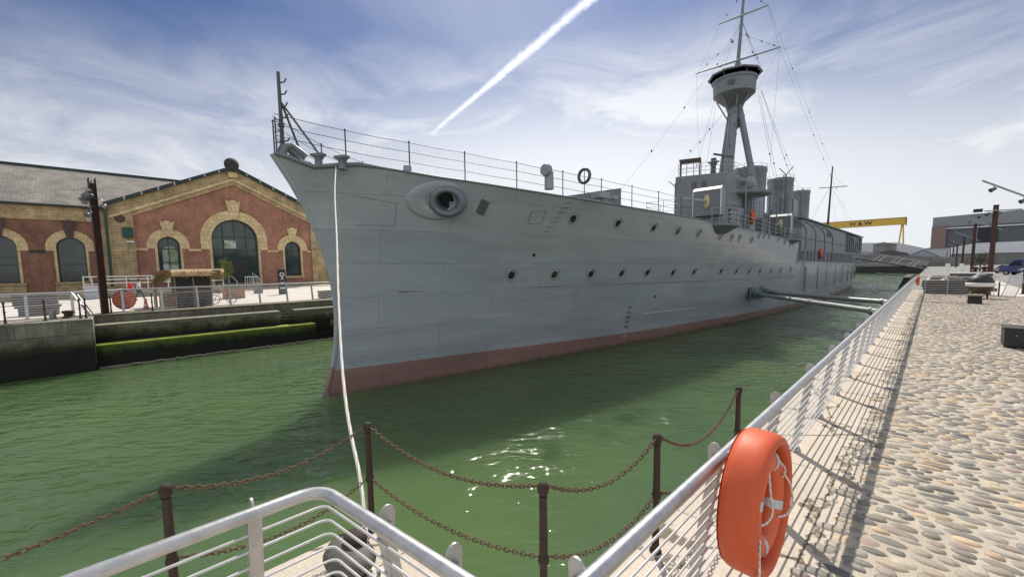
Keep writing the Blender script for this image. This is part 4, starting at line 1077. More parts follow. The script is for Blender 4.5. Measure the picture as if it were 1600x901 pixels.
def sponson(x,y,z,r):
    b=MB(); rows=[]
    n=18
    top=[(x+r*sin(pi*k/n),y-r*1.25*cos(pi*k/n),z) for k in range(n+1)]; mid=[(p[0],p[1],z-.14) for p in top]; low=[(x+.12*(p[0]-x)-.05,y+(p[1]-y)*.55,z-.75) for p in top]
    b.grid([top,mid,low],smooth=False); b.add(top,[tuple(range(n+1))]); b.add(low,[tuple(reversed(range(n+1)))])
    b.build('sponson',M['shipgrey'],SHIP)
    rail_run([(p[0]-.05,p[1],p[2]) for p in top[1::2]],1.0,name='sponson_rail')
sponson(-10.9,31.2,5.15,1.35); sponson(-10.6,49.2,4.75,1.3)
# tripod mast, spotting top, yards
def mast():
    b=MB(); ax=lambda z:Vector((AX,49.3+(z-10)*.155,z))
    b.tube([ax(4.8),ax(19.4)],[.5,.46],16); b.tube([ax(19.4),ax(24.5)],[.4,.3],14); b.tube([ax(24.5),ax(33)],[.2,.12],12); o=b.build('foremast',M['shipgrey'],SHIP)
    for s,(fx,fy) in ((1,(-13.6,51.0)),(-1,(-18.6,52.4))):
        b=MB(); b.tube([(fx,fy,8.2),ax(20.2)+Vector((.3*s,.25,0))],.33,14); b.build('tripod_leg',M['shipgrey'],o)
    b=MB(); b.prism([ax(17)+Vector((0,.4,0)),ax(18.8)+Vector((0,.4,0)),ax(18.8)+Vector((.9,.9,0)),ax(17.6)+Vector((.7,.7,0))],(0,.1,0)); b.build('bracket',M['shipgrey'],o)
    c=ax(21.5)+Vector((-.12,-.1,0)); LR=.92
    b=MB(); n=10
    rot=RZ(radians(18))
    b.lathe([(2.09,20.95),(2.14,22.2),(2.14,22.5),(2.03,22.51),(2.03,21.0),(.001,21.0)],(c.x,c.y,0),n*2,rot,smooth=False); t=b.build('spotting_top',M['shiptop'],SHIP)
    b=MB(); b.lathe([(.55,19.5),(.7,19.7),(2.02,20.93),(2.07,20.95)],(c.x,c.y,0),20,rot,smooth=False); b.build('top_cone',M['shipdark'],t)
    b=MB(); b.lathe([(2.24,22.3),(2.31,22.45),(2.24,22.57),(2.14,22.57)],(c.x,c.y,0),20,rot); b.build('top_coaming',M['shiptop'],t)
    b=MB(); b.lathe([(2.5,22.92),(2.72,22.95),(2.68,23.07),(1.5,23.3),(.3,23.4)],(c.x,c.y,0),n,rot,smooth=False); b.lathe([(.3,23.04),(2.5,22.92)],(c.x,c.y,0),n,rot,smooth=False); b.build('top_roof',M['shipdark2'],t)
    b=MB()
    for k in range(6):
        a=radians(20+60*k); b.tube([(c.x+2.08*cos(a),c.y+2.08*sin(a),22.4),(c.x+2.12*cos(a),c.y+2.12*sin(a),22.96)],.06,6)
    b.build('roof_stanchion',M['shipdark'],t)
    b=MB(); b.box((c.x+.35,c.y-2.12,21.7),(.7,.08,.5)); b.build('top_window',M['shipdark'],t)
    b=MB()
    for a in (200,250,300,340):
        a=radians(a); b.tube([(c.x+.55*cos(a),c.y+.55*sin(a),18.4),(c.x+1.7*cos(a),c.y+1.7*sin(a),20.5)],.07,6)
    b.build('top_strut',M['shipgrey'],t)
    for z,x0,x1,dz in ((24.75,-20.95,-12.3,.35),(29.75,-18.8,-13.75,.2)):
        p=ax(z); b=MB(); b.tube([(x0,p.y-.22,z+dz*.3),((x0+x1)/2,p.y-.22,z),(x1,p.y-.22,z-dz*.3)],[.07,.12,.07],10); b.build('yard',M['shiplight'],SHIP)
    return ax
M['shiptop']=plain('lookout grey',(.18,.20,.225),.45,0,.1,2)
M['shipdark2']=plain('medium ship grey',(.17,.185,.2),.5,0,.12,2)  # even grey a step darker than the main superstructure paint
MAST=mast()
def wire(p,q,r=.02,sag=0,blobs=()):
    p=Vector(p);q=Vector(q); b=MB(); P=[p.lerp(q,k/10)-Vector((0,0,4*sag*(k/10)*(1-k/10))) for k in range(11)]
    b.tube(P,r*.62,4)
    for u in blobs: b.sphere(p.lerp(q,u)-Vector((0,0,4*sag*u*(1-u))),.075,8,(1,1,1.6))
    b.build('rigging_wire',M['deckwire'],SHIP)
def rigging():
    m=MAST
    wire(m(24.3)+Vector((-2.9,-.8,-.3)),(AX-.3,24.5,5.5),.022,.3,(.3,.62,.85))
    wire(m(27.8),(-20.9,51.5,24.85),.018,0,(.2,.5,.75)); wire(m(27.8),(-12.35,51.5,24.65),.018,0,(.55,.85))
    wire(m(32.6),(-18.75,52.3,29.8),.018,0,(.3,.7)); wire(m(32.6),(-13.8,52.3,29.7),.018,0,(.3,.7))
    wire((-20.8,51.4,24.7),(-18.7,52.2,29.7),.015); wire((-12.4,51.4,24.6),(-13.8,52.2,29.6),.015)
    for s in (1,-1):
        for k in range(3): wire(m(29.3),(AX+s*2.2,49.9+1.1*k,23.5),.016,0,(.35,.8))
        wire(m(20.4)+Vector((s*2.3,0,0)),(AX+s*5.2,50+s,6),.02,0,(.45,.7)); wire(m(20.4)+Vector((s*2.3,.8,0)),(AX+s*5.0,53.5,6),.02,0,(.5,))
        wire(m(19.5)+Vector((s*.6,-.4,0)),(AX+s*2.4,40+s,10.3),.016,0,(.3,.6)); wire(m(19.5)+Vector((s*.6,-.4,0)),(AX+s*3.2,41,10.3),.016,0,(.45,))
    wire(m(21)+Vector((2.3,1.0,0)),(-15.0,73.5,13.5),.03,.1,(.62,.7)); wire(m(21)+Vector((2.4,.6,0)),(-14.4,73,13.5),.018,.1,(.6,))
    wire((-12.4,51.5,24.6),(-13.0,108,13),.014,.6,(.35,.5,.62,.75)); wire((-13.8,52.3,29.7),(-14.6,111.8,18.4),.014,.6,(.2,.4,.6,.8))
    wire((-12.4,51.5,24.6),(-12.7,50.5,10.4),.014); wire((-20.9,51.5,24.8),(-19.8,50.5,10.4),.014); wire((-12.4,51.5,24.6),m(20.9)+Vector((2.2,0,0)),.014)
rigging()
# funnels
def funnel(y,r,z0,z1):
    b=MB(); b.lathe([(r*.96,z0),(r*.97,z0+(z1-z0)*.5),(r*.975,z0+(z1-z0)*.5+.06),(r*.97,z0+(z1-z0)*.5+.12),(r*1.0,z1-.5),(r*1.04,z1-.45),(r*1.05,z1-.2),(r*1.03,z1),(r*.9,z1),(r*.9,z1-1.0)],(AX,y,0),28,sy=1.25)
    o=b.build('funnel',M['shipgrey'],SHIP)
    b=MB(); b.torus((AX,y,z1+.32),r*1.02,.02,28,5,sy=1.25)
    for k in range(12):
        a=2*pi*k/12; b.tube([(AX+r*1.02*cos(a),y+r*1.02*1.25*sin(a),z1-.02),(AX+r*1.02*cos(a),y+r*1.02*1.25*sin(a),z1+.32)],.016,4)
    b.build('funnel_rail',M['shiplight'],o)
    b=MB(); b.tube([(AX+r*.5,y-r*1.12,z0),(AX+r*.5,y-r*1.12,z1+.25)],.09,8); b.build('steam_pipe',M['shipgrey'],o)
    b=MB(); b.lathe([(r*.9,z1-.9),(.001,z1-.9)],(AX,y,0),20,sy=1.25); b.build('funnel_mouth',M['black'],o)
funnel(57.2,1.75,5,13.9); funnel(71.5,1.62,3,14.6); funnel(84.0,1.42,3,14.3)
def amidships():
    b=MB(); b.bbox((-20.5,53,2.5),(-12.4,90,5.2)); b.bbox((-19.6,46.2,5),(-13.2,55,6.9)); b.build('boiler_casing',M['shipgrey'],SHIP,bevel=.04)
    # searchlight platform
    b=MB(); b.lathe([(.35,5.0),(.35,8.35),(1.6,8.5),(2.1,8.6),(2.15,8.78),(.001,8.8)],(-12.5,42.6,0),28); b.build('searchlight_platform',M['shipdark2'],SHIP)
    b=MB()
    for k in range(10):
        a=2*pi*k/10; b.tube([(-12.5+2.05*cos(a),42.6+2.05*sin(a),8.8),(-12.5+2.05*cos(a),42.6+2.05*sin(a),9.7)],.02,4)
    for z in (9.2,9.7): b.torus((-12.5,42.6,z),2.05,.02,28,5)
    b.build('platform_rail',M['shiplight'],SHIP)
    b=MB(); b.lathe([(.45,-.35),(.5,.2),(.48,.25),(.001,.22)],(-12.1,42.2,9.75),16,RX(pi/2)); b.tube([(-12.1,42.2,8.8),(-12.1,42.2,9.4)],.12,8); b.build('searchlight',M['shiplight'],SHIP)
    for (x,y,z0,z1) in ((-11.7,42.2,5.0,8.5),(-11.9,45.2,4.8,8.4)):
        b=MB()
        for s in (-.2,.2): b.tube([(x+s,y,z0),(x+s,y+.3,z1)],.03,5)
        for k in range(10): zz=z0+(z1-z0)*k/10; b.tube([(x-.2,y+.03*k,zz),(x+.2,y+.03*k,zz)],.02,4)
        b.build('ladder',M['shiplight'],SHIP)
    for (x,y) in ((-12.2,34),(-10.9,37.2),(-11.0,44.5),(-10.9,46.6)): b=MB(); b.tube([(x,y,5),(x,y,8.6 if y>36 else 6.4)],.06,6); b.build('platform_pillar',M['shipgrey'],SHIP)
    b=MB(); b.bbox((-12.55,38.8,5),(-11.9,40.2,7.2)); b.build('deck_locker',M['shipgrey'],SHIP,bevel=.03)
    b=MB(); b.bbox((-12.9,45.9,4.9),(-11.9,47.6,6.8)); b.build('deck_locker',M['shipdark2'],SHIP,bevel=.03)
    b=MB(); b.lathe([(.42,4.9),(.42,6.4),(.25,6.7)],(-11.75,41.4,0),12); b.build('deck_vent',M['shiplight'],SHIP)
    def deck_door(x,y,z):
        b=MB(); b.bbox((x-.02,y,z),(x+.03,y+.75,z+1.75)); d=b.build('deck_door',M['shiplight'],SHIP,bevel=.02)
        b=MB(); b.bbox((x+.031,y+.08,z+.1),(x+.045,y+.67,z+1.65)); b.build('door_leaf',M['shipdark2'],d)
        for k in range(3): b=MB(); b.bbox((x+.046,y+.05,z+.25+.6*k),(x+.08,y+.3,z+.31+.6*k)); b.build('door_clip',M['shipgrey'],d)
    for (x,y,z) in ((-12.6,40.8,5.2),(-12.4,55.5,2.8),(-12.4,60.5,2.8),(-12.4,68,2.8)): deck_door(x,y,z)
    for (x,y,z0,z1,r) in ((-12.5,44.6,5,10.2,.07),(-12.5,45.3,5,10.2,.05),(-13.05,49.5,5,8.6,.09),(-13.0,52.2,5,7.5,.12),(-12.3,57.8,2.6,7.5,.08),(-12.3,65.0,2.6,8.5,.08),(-12.3,70.5,2.6,7,.1)):
        b=MB(); b.tube([(x,y,z0),(x,y,z1),(x-.35,y,z1+.3)],r,8); b.build('pipe',M['shiplight'] if r<.08 else M['shipgrey'],SHIP)
    for (x,y,z,s_) in ((-12.9,50.6,5.0,.9),(-13.1,53.8,6.9,.8),(-13.0,67.5,5.2,1.0),(-13.0,78.0,5.2,1.0),(-14.2,80.5,5.2,1.2)):
        b=MB(); b.tube([(x,y,z),(x,y,z+1.5*s_),(x+.02,y-.12*s_,z+1.85*s_),(x+.05,y-.45*s_,z+2.0*s_)],[.22*s_,.22*s_,.27*s_,.38*s_],12); b.build('cowl_vent',M['shipgrey'],SHIP)
    for (x,y,z0,z1) in ((-12.35,47.9,4.9,7.6),(-13.2,54.9,5.2,7.0),(-14.8,59.4,5.2,12.8)):
        b=MB()
        for s in (-.2,.2): b.tube([(x+s,y,z0),(x+s,y+.15,z1)],.03,5)
        for k in range(12): zz=z0+(z1-z0)*k/12; b.tube([(x-.2,y+.012*k,zz),(x+.2,y+.012*k,zz)],.02,4)
        b.build('ladder',M['shiplight'],SHIP)
    rail_run([(-13.3,46.4,6.9),(-13.3,49,6.9),(-13.3,52,6.9),(-13.3,54.8,6.9)],1.05,name='casing_rail')
    rail_run([(-12.5,55.5,5.2),(-12.5,58,5.2),(-12.5,61,5.2),(-12.5,64,5.2),(-12.5,67,5.2),(-12.5,70,5.2)],1.05,name='casing_rail')
    for (x,y,z) in ((-12.2,62.2,2.6),(-12.2,73.0,2.6)): b=MB(); b.bbox((x-.4,y,z),(x+.5,y+1.6,z+1.1)); b.build('deck_locker',M['shipdark2'],SHIP,bevel=.03)
    # Y shaped aerial posts
    for (x,y,z0,z1) in ((-12.2,55.5,5,12.4),(-13.2,60,5,9.8)):
        b=MB(); b.tube([(x,y,z0),(x,y,z1)],.07,6); b.tube([(x,y,z1-.1),(x-.7,y,z1+.75)],.045,6); b.tube([(x,y,z1-.1),(x+.7,y,z1+.75)],.045,6); b.build('signal_post',M['shipdark'],SHIP)
    b=MB(); b.tube([(-13.4,62,5),(-13.4,62,11.2)],.5,12); b.bbox((-14.6,63.5,5),(-13.0,66,10.6)); b.build('vent_trunk',M['shipgrey'],SHIP)
    rail_run([(-14.6,63.4,10.6),(-13.0,63.4,10.6),(-13.0,66,10.6)],1.0)
    rail_run([(AX+hb(y,tab(DKZ,y))-.1,y,tab(DKZ,y)) for y in (33.5,35.5,37.5,39.5,41.5,43.5,45.5,46.8)],1.05,name='forecastle_rail')
amidships()
def after_part():
    # boat davits: uprights curving inboard
    for y in (56.5,62,68,74):
        b=MB(); P=[(-10.2,y,2.5),(-10.2,y,5.6)]
        for k in range(1,9):
            a=radians(90*k/8); P.append((-10.2-2.6*(1-cos(a)),y-1.6*(1-cos(a)),5.6+2.2*sin(a)))
        b.tube(P,[.09]*len(P),8); b.build('boat_davit',M['shipgrey'],SHIP)
    # long deckhouse with a lean-to roof
    z0,y0,y1=2.1,60,119
    b=MB(); b.prism([(-11.3,y0,z0),(-11.3,y0,7.6),(AX,y0,8.6),(-21.5,y0,7.6),(-21.5,y0,z0)],(0,y1-24-y0,0)); b.prism([(-11.3,95.01,z0),(-11.3,95.01,4.15),(-21.5,95.01,4.15),(-21.5,95.01,z0)],(0,y1-95,0)); o=b.build('deckhouse',M['shipgrey'],SHIP)
    b=MB(); b.prism([(-11.0,y0-.5,7.62),(-11.0,y0-.5,7.78),(AX,y0-.5,8.80),(-21.8,y0-.5,7.78),(-21.8,y0-.5,7.62),(AX,y0-.5,8.62)],(0,y1-y0+1.2,0)); b.build('deckhouse_roof',M['shiproof'],o)
    b=MB(); b.bbox((-11.29,y0,5.35),(-11.18,95,5.5)); b.build('ledge',M['shipdark2'],o)
    for y in (76.5,78.6): b=MB(); b.bbox((-11.31,y,6.1),(-11.26,y+1.3,7.0)); b.build('window',M['portglass'],o)
    for k in range(9):
        y=95.3+k*2.9; b=MB(); b.bbox((-11.5,y,4.15),(-11.25,y+.3,7.62)); b.build('pillar',M['shipgrey'],o)
    b=MB(); b.bbox((-12.6,95.2,4.16),(-12.5,118.5,7.6)); b.build('inner_wall',M['shipgrey'],o)
    b=MB(); b.bbox((-19,90,8.8),(-15,98,9.6)); b.build('roof_light',M['shelterroof'],o)
    b=MB(); 
    for y in [53.5+2.2*k for k in range(20)]: b.bbox((-10.35,y,2.3),(-10.22,y+.14,3.7))
    b.bbox((-10.36,53.5,3.68),(-10.2,96,3.78)); b.build('bulwark_rail',M['shipdark2'],SHIP)
    rail_run([(-10.6+(.0 if y<105 else -(y-105)*.14),y,2.1) for y in range(97,128,3)],1.1,name='quarterdeck_rail')
    # mainmast
    b=MB(); b.tube([(AX,110.6,5),(AX,113.4,23)],[.26,.12],10); b.build('mainmast',M['deckwire'],SHIP)
    b=MB(); b.tube([(-18.4,112.7,18.6),(-13.6,112.7,18.3)],.08,6); b.build('yard',M['deckwire'],SHIP)
    for s in (1,-1):
        for dx,dy in ((4.5,-3),(4.8,3),(2.6,-7)): wire((AX,112.8,18.8),(AX+s*dx,111+dy,8.8),.018)
        wire((AX,113.1,21),(AX+s*2.3,112.7,18.4),.018)
    # hull side fenders, ladder, rubbing strakes aft
    for y in (56,63,69,76,83,90,97,104):
        b=MB(); x=AX+tab(DKB,y); b.bbox((x-.12,y,-.9),(x+.03,y+.07,1.9)); b.build('side_fender',M['shipgrey'],SHIP)
    b=MB()
    for s in (0,.45): b.tube([(-9.95,54.6+s,.9),(-9.95,54.6+s,3.6)],.03,5)
    for k in range(9): b.tube([(-9.95,54.6,.95+.3*k),(-9.95,55.05,.95+.3*k)],.025,4)
    b.build('side_ladder',M['shiplight'],SHIP)
    hull_=MB(); P=[]
    for y in range(92,131,3): P.append((AX+tab(WLB,y)+(tab(DKB,y)-tab(WLB,y))*.75+.05,y,.6))
    hull_.tube(P,.09,6); hull_.build('rubbing_strake',M['shipgrey'],SHIP)
M['shiproof']=plain('green grey roof felt',(.17,.205,.205),.7,0,.15,1)
after_part()
# ring lifebuoy hung on the forecastle rail
t=thing('lifebuoy',(-11.35,15.75,6.45),'dark round lifebuoy on the forecastle rail next to the cowl vent','lifebuoy')
b=MB(); b.torus((-11.3,15.7,6.45),.30,.07,28,10,RX(pi/2)@RY(0)); b.build('ring',M['shipdark'],t)
b=MB(); b.tube([(-11.3,15.72,5.6),(-11.3,15.72,6.2),(-11.3,15.72,6.75)],.02,5); b.build('hanger',M['shipdark'],t)
lifebuoy_case((-11.35,40.6,6.4),radians(25),'orange lifebuoy case on the cruiser below its searchlight platform',1.2)
lifebuoy_case((-10.05,64.3,3.45),radians(15),'orange lifebuoy case on the cruiser aft rail below the deckhouse',1.3)
# mooring booms from hull to quay
def boom(y0,y1,z1,label):
    t=thing('mooring_boom',(-1.7,y1,z1),label,'mooring boom','pale steel booms holding the ship off the quay'); p=Vector((hullX(40.7,-.2),y0,-.2)); q=Vector((-1.7,y1,z1))
    d=(q-p).normalized(); b=MB(); b.tube([p+d*.3,q],.14,14); b.build('tube',M['boom'],t)
    b=MB(); b.tube([p+d*.35,p+d*2.6],.20,12); b.lathe([(.3,-.15),(.3,.15)],p+d*1.3,12,Vector((0,0,1)).rotation_difference(d).to_matrix().to_4x4()); b.build('sleeve',M['boomblue'],t)
    for k in (.35,.62,.97):
        b=MB(); b.lathe([(.19,-.08),(.19,.08)],p.lerp(q,k),14,Vector((0,0,1)).rotation_difference(d).to_matrix().to_4x4()); b.build('flange',M['boom'],t)
    b=MB(); b.box(p+Vector((.12,0,0)),(.25,1.2,1.1)); b.box(p+Vector((.5,0,0)),(.55,.5,.6)); b.build('hull_bracket',M['boomblue'],t)
    b=MB(); b.bbox((-2.1,y1-.4,z1-.35),(-1.63,y1+.4,z1-.18)); b.build('quay_bracket',M['boomblue'],t)
M['boom']=plain('pale steel pipe',(.34,.36,.35),.4,.5,.12,2); M['boomblue']=plain('blue grey bracket',(.15,.19,.21),.5,.2,.15,3)
boom(39.6,25.9,.02,'nearer of the two pale mooring booms between ship and quay'); boom(42.2,32.4,.02,'farther of the two pale mooring booms between ship and quay')
# ------------------------------------------------------------------ brick pump house
def arch_outline(yc,w,zb,zs,n=16,rise=None):
    """opening outline in (y,z): straight sides, round head"""
    r=w/2; rise=rise or r; P=[(yc-r,zb),(yc+r,zb)]
    for k in range(n+1): a=pi*k/n; P.append((yc+r*cos(a),zs+rise*sin(a)))
    return P
def wall_face(b,X,outer,holes,depth=.35,mi=0):
    loops=[[Vector((y,z,0)) for y,z in outer]]+[[Vector((y,z,0)) for y,z in h] for h in holes]
    tris=tessellate_polygon(loops); flat=[p for l in loops for p in l]
    vs=[(X,p.x,p.y) for p in flat]; fs=[]
    for t in tris:
        a,c,d=[flat[i] for i in t]
        fs.append(t if (c-a).cross(d-a).z>0 else (t[0],t[2],t[1]))
    b.add(vs,fs,mi)
    for h in holes:
        n=len(h); v=[(X,y,z) for y,z in h]+[(X-depth,y,z) for y,z in h]
        b.add(v,[(i,(i+1)%n,n+(i+1)%n,n+i) for i in range(n)],mi)
def arch_band(b,X,yc,zs,r0,r1,proud=.09,n=24,legs=0,mi=0):
    P=[]
    for k in range(n+1): a=pi*k/n; P.append((cos(a),sin(a)))
    o=[(yc+r1*c,zs+r1*s) for c,s in P]; i=[(yc+r0*c,zs+r0*s) for c,s in P]
    F=[(X+proud,y,z) for y,z in o]+[(X+proud,y,z) for y,z in i]; m=n+1
    B_=[(X-.1,y,z) for y,z in o]+[(X-.1,y,z) for y,z in i]
    vs=F+B_; fs=[]
    for k in range(n):
        fs+= [(k,k+1,m+k+1,m+k),(2*m+k+1,2*m+k,k,k+1)[::1],(m+k,m+k+1,3*m+k+1,3*m+k)]
    fs+=[(0,m,3*m,2*m),(m-1,2*m-1,4*m-1,3*m-1)]
    b.add(vs,fs,mi)
def keystone(b,X,yc,z0,z1,w0,w1,mi=0):
    P=[(yc-w0/2,z0),(yc+w0/2,z0),(yc+w1/2,z1),(yc+w1*.28,z1-.22),(yc+w1*.16,z1),(yc-w1*.16,z1),(yc-w1*.28,z1-.22),(yc-w1/2,z1)]
    b.prism([(X+.12,y,z) for y,z in P],(.14,0,0),mi)
def window_fill(parent,X,yc,w,zb,zs,name,bars_v=1,bars_z=(),fr=.12,rise=None,lower=None):
    r=w/2; rise=rise or r
    o=arch_outline(yc,w,zb,zs,20,rise)
    b=MB(); n=len(o); i=[(yc+(y-yc)*(r-fr)/r, z-(fr*(z-zs)/rise if z>zs else 0)+(fr if z==zb else 0)) for y,z in o]
    F=[(X,y,z) for y,z in o]+[(X,y,z) for y,z in i]+[(X-.1,y,z) for y,z in i]
    b.add(F,[(k,(k+1)%n,n+(k+1)%n,n+k) for k in range(n)]+[(n+k,n+(k+1)%n,2*n+(k+1)%n,2*n+k) for k in range(n)])
    for k in range(bars_v):
        y=yc-r+w*(k+1)/(bars_v+1); zt=zs+rise*sqrt(max(0,1-((y-yc)/r)**2))-.05
        b.bbox((X-.05,y-.035,zb+.05),(X+.015,y+.035,zt))
    for z in bars_z:
        hw=r-.05 if z<=zs else r*sqrt(max(0,1-((z-zs)/rise)**2))-.05
        b.bbox((X-.05,yc-hw,z-.04),(X+.02,yc+hw,z+.04))
    fo=b.build(name,M['green'],parent)
    g=MB(); g.add([(X-.08,y,z) for y,z in o],[tuple(range(n))]); g.build('pane',M['glass'],fo)
    return fo
def pump_house():
    X=-60.0; ZB=.9
    t=thing('brick_pump_house',(X,11,ZB),'red brick pump house with a gable, round arched windows and buff stone trim','building')
    yl,yr=.3,21.6; ya,za=11.35,14.75; ze=9.55
    big=arch_outline(11.2,4.75,ZB-.02,6.2,24); wl=arch_outline(4.85,1.95,1.75,5.3,16); w2=arch_outline(17.6,1.95,1.55,5.15,16)
    b=MB(); wall_face(b,X,[(yl,ZB-.6),(8.82,ZB-.6),(8.825,ZB-.02),(13.575,ZB-.02),(13.58,ZB-.6),(yr,ZB-.6),(yr,ze-.1),(ya,za-.25),(yl,ze-.1)],[wl,w2],.4)
    b=MB(); wall_face(b,X,[(yl,ZB-.6),(yr,ZB-.6),(yr,ze-.1),(ya,za-.25),(yl,ze-.1)],[big,wl,w2],.45)
    b.build('gable_wall',M['brick'],t)
    b=MB(); b.bbox((-95,yl,ZB-.6),(X-.5,yl+.4,ze-.1)); b.bbox((-95,yr-.4,ZB-.6),(X-.5,yr,ze-.1)); b.build('side_wall',M['sandstone'],t)
    # corner piers
    for y0,y1 in ((.22,2.1),(19.95,21.75)):
        b=MB(); b.bbox((X-.4,y0,ZB-.6),(X+.35,y1,4.6)); b.bbox((X-.4,y0,5.15),(X+.28,y1,9.3 if y0<5 else 9.3)); b.bbox((X-.4,y0-.06,4.6),(X+.42,y1+.06,5.15)); p=b.build('corner_pier',M['sandstone'],t)
        b=MB(); b.lathe([(.42,0),(.42,.05),(.3,.09),(.001,.1)],(X+.28,(y0+y1)/2-.1,8.0),18,RY(pi/2)); b.build('tie_plate',M['shelterroof'],p)
    # raking cornice in two steps, following the gable
    def rake(dz0,dz1,x0,x1,name,m,ext=0):
        b=MB()
        for s in (-1,1):
            ye=yl-.1-ext if s<0 else yr+.15+ext
            zz=lambda y: za-(za-ze)*abs(y-ya)/(ya-yl)
            b.prism([(X+x0,ya,za+dz0),(X+x0,ye,zz(ye)+dz0),(X+x0,ye,zz(ye)+dz1),(X+x0,ya,za+dz1)][::s],(x1-x0,0,0))
        return b.build(name,m,t)
    rake(-1.25,-.22,-.35,.30,'raking_cornice',M['sandstone']); rake(-1.55,-1.27,-.35,.42,'cornice_moulding',M['sandtrim']); rake(-2.0,-1.57,-.35,.2,'cornice_frieze',M['sandstone'])
    rake(-.2,.12,-35,.62,'roof',M['slateplain'],.3); rake(-.2,.16,.63,.78,'verge_board',M['verge'],.3)
    b=MB(); b.lathe([(.45,-.5),(.72,-.3),(.78,0),(.72,.3),(.45,.5)],(X+.2,ya,za+.38),20,RY(pi/2)); b.build('ridge_finial',M['finial'],t)
    b=MB(); b.box((X+.3,ya,za-.9),(.5,.9,.55)); b.build('apex_stone',M['sandtrim'],t)
    for s in range(1,8):
        for sd in (-1,1):
            y=ya+sd*(1.4*s); z=za-(za-ze)*abs(y-ya)/(ya-yl); b=MB(); b.box((X+.8,y,z-.01),(.06,.1,.42)); b.build('gutter_bracket',M['galv'],t)
    b=MB()
    for y0,y1 in ((2.1,3.1),(6.6,7.75),(14.65,15.85),(19.4,19.95)): b.bbox((X-.05,y0,4.72),(X+.12,y1,4.98))
    b.build('string_course',M['sandtrim'],t)
    for yc,zs,r0,r1,kz in ((11.2,6.2,2.375,3.45,10.9),(4.85,5.3,.975,1.85,8.05),(17.6,5.15,.975,1.85,8.0)):
        b=MB(); arch_band(b,X,yc,zs,r0,r1,.10)
        lg=zs-4.95
        for s in (-1,1): b.bbox((X-.1,yc+s*r0,4.95),(X+.10,yc+s*r1,zs))
        if r0<2:
            for s in (-1,1): b.bbox((X-.1,yc+s*r0,1.6),(X+.06,yc+s*(r0+.22),4.95))
            b.bbox((X-.1,yc-r0-.3,1.35),(X+.22,yc+r0+.3,1.6))
        else:
            for s in (-1,1): b.bbox((X-.1,yc+s*r0,ZB-.5),(X+.06,yc+s*(r0+.25),4.95))
        a=b.build('arch_surround',M['sandtrim'],t)
        b=MB(); keystone(b,X,yc,zs+r0+.1,kz,.62 if r0<2 else .75,1.3 if r0<2 else 1.55); b.build('keystone',M['sandtrim'],a)
    window_fill(t,X-.38,4.85,1.95,1.75,5.3,'window',1,(3.4,4.95)); window_fill(t,X-.38,17.6,1.95,1.55,5.15,'window',1,(3.3,4.9))
    dw=window_fill(t,X-.42,11.2,4.75,ZB,6.2,'entrance_window',3,(3.55,4.95,6.5),.16)
    b=MB(); b.bbox((X-.40,10.35,ZB+.02),(X-.36,12.3,3.5)); b.build('doorway',M['black'],t)
    for y0,y1 in ((8.95,10.3),(12.35,13.45)):
        b=MB(); b.bbox((X-.41,y0,ZB+.02),(X-.33,y1,2.0)); b.bbox((X-.41,y0,2.1),(X-.33,y1,2.2)); b.build('door_panel',M['green'],t)
    b=MB(); b.bbox((X-.40,10.1,5.1),(X-.3,11.3,6.1)); b.build('sky_painted_pane',M['skyglass'],t)
    b=MB(); b.add([(X-.45,y,z) for y,z in arch_outline(4.95,1.35,2.0,4.6,14)],[tuple(range(17))]); b.build('sky_painted_pane',M['skyglass'],t)
    # downpipe in the corner and a small box on the pier
    b=MB(); b.tube([(X+.55,.0,9.0),(X+.55,.0,.9)],.12,8); b.bbox((X+.2,-.25,8.8),(X+.8,.25,9.3)); b.build('downpipe',M['green'],t)
    b=MB(); b.bbox((X+.29,1.15,6.0),(X+.5,2.0,7.1)); b.build('wall_box',M['green'],t)
    b=MB(); b.bbox((X+.29,1.4,5.55),(X+.5,2.0,5.7)); b.build('wall_light',M['white'],t)
    # steps and hand rails in front of the door
    b=MB()
    for k in range(4): b.bbox((X+.1,9.0,.15),(X+1.2+.35*k,13.4,.92-.19*k))
    b.build('door_step',M['concrete'],t)
    for y in (10.1,12.6):
        b=MB(); b.tube([(X+.9,y,.95),(X+.9,y,2.15),(X+2.6,y+.5,1.1),(X+2.6,y+.5,.2)],.05,6); b.build('hand_rail',M['whitesteel'],t)
M['slateplain']=plain('grey roof slate',(.1,.095,.085),.7,0,.3,1.5,world=True); M['verge']=plain('dark green verge',(.022,.04,.036),.6,0,.2,2,world=True)
M['finial']=plain('dark weathered finial',(.04,.035,.032),.8,0,.4,3,bmp=.6,bscale=6)
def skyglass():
    m,nt,N,L,B=new_mat('pane with painted sky reflection'); p=objvec(N,L,True)
    L.new(ramp(N,L,noise(N,L,p,1.3,4),[(.38,(.18,.24,.10)),(.55,(.42,.47,.45)),(.7,(.6,.64,.68))]),B.inputs['Base Color']); B.inputs['Roughness'].default_value=.2; return m  # blotchy pale base colour paints in the reflected sky
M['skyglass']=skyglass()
pump_house()
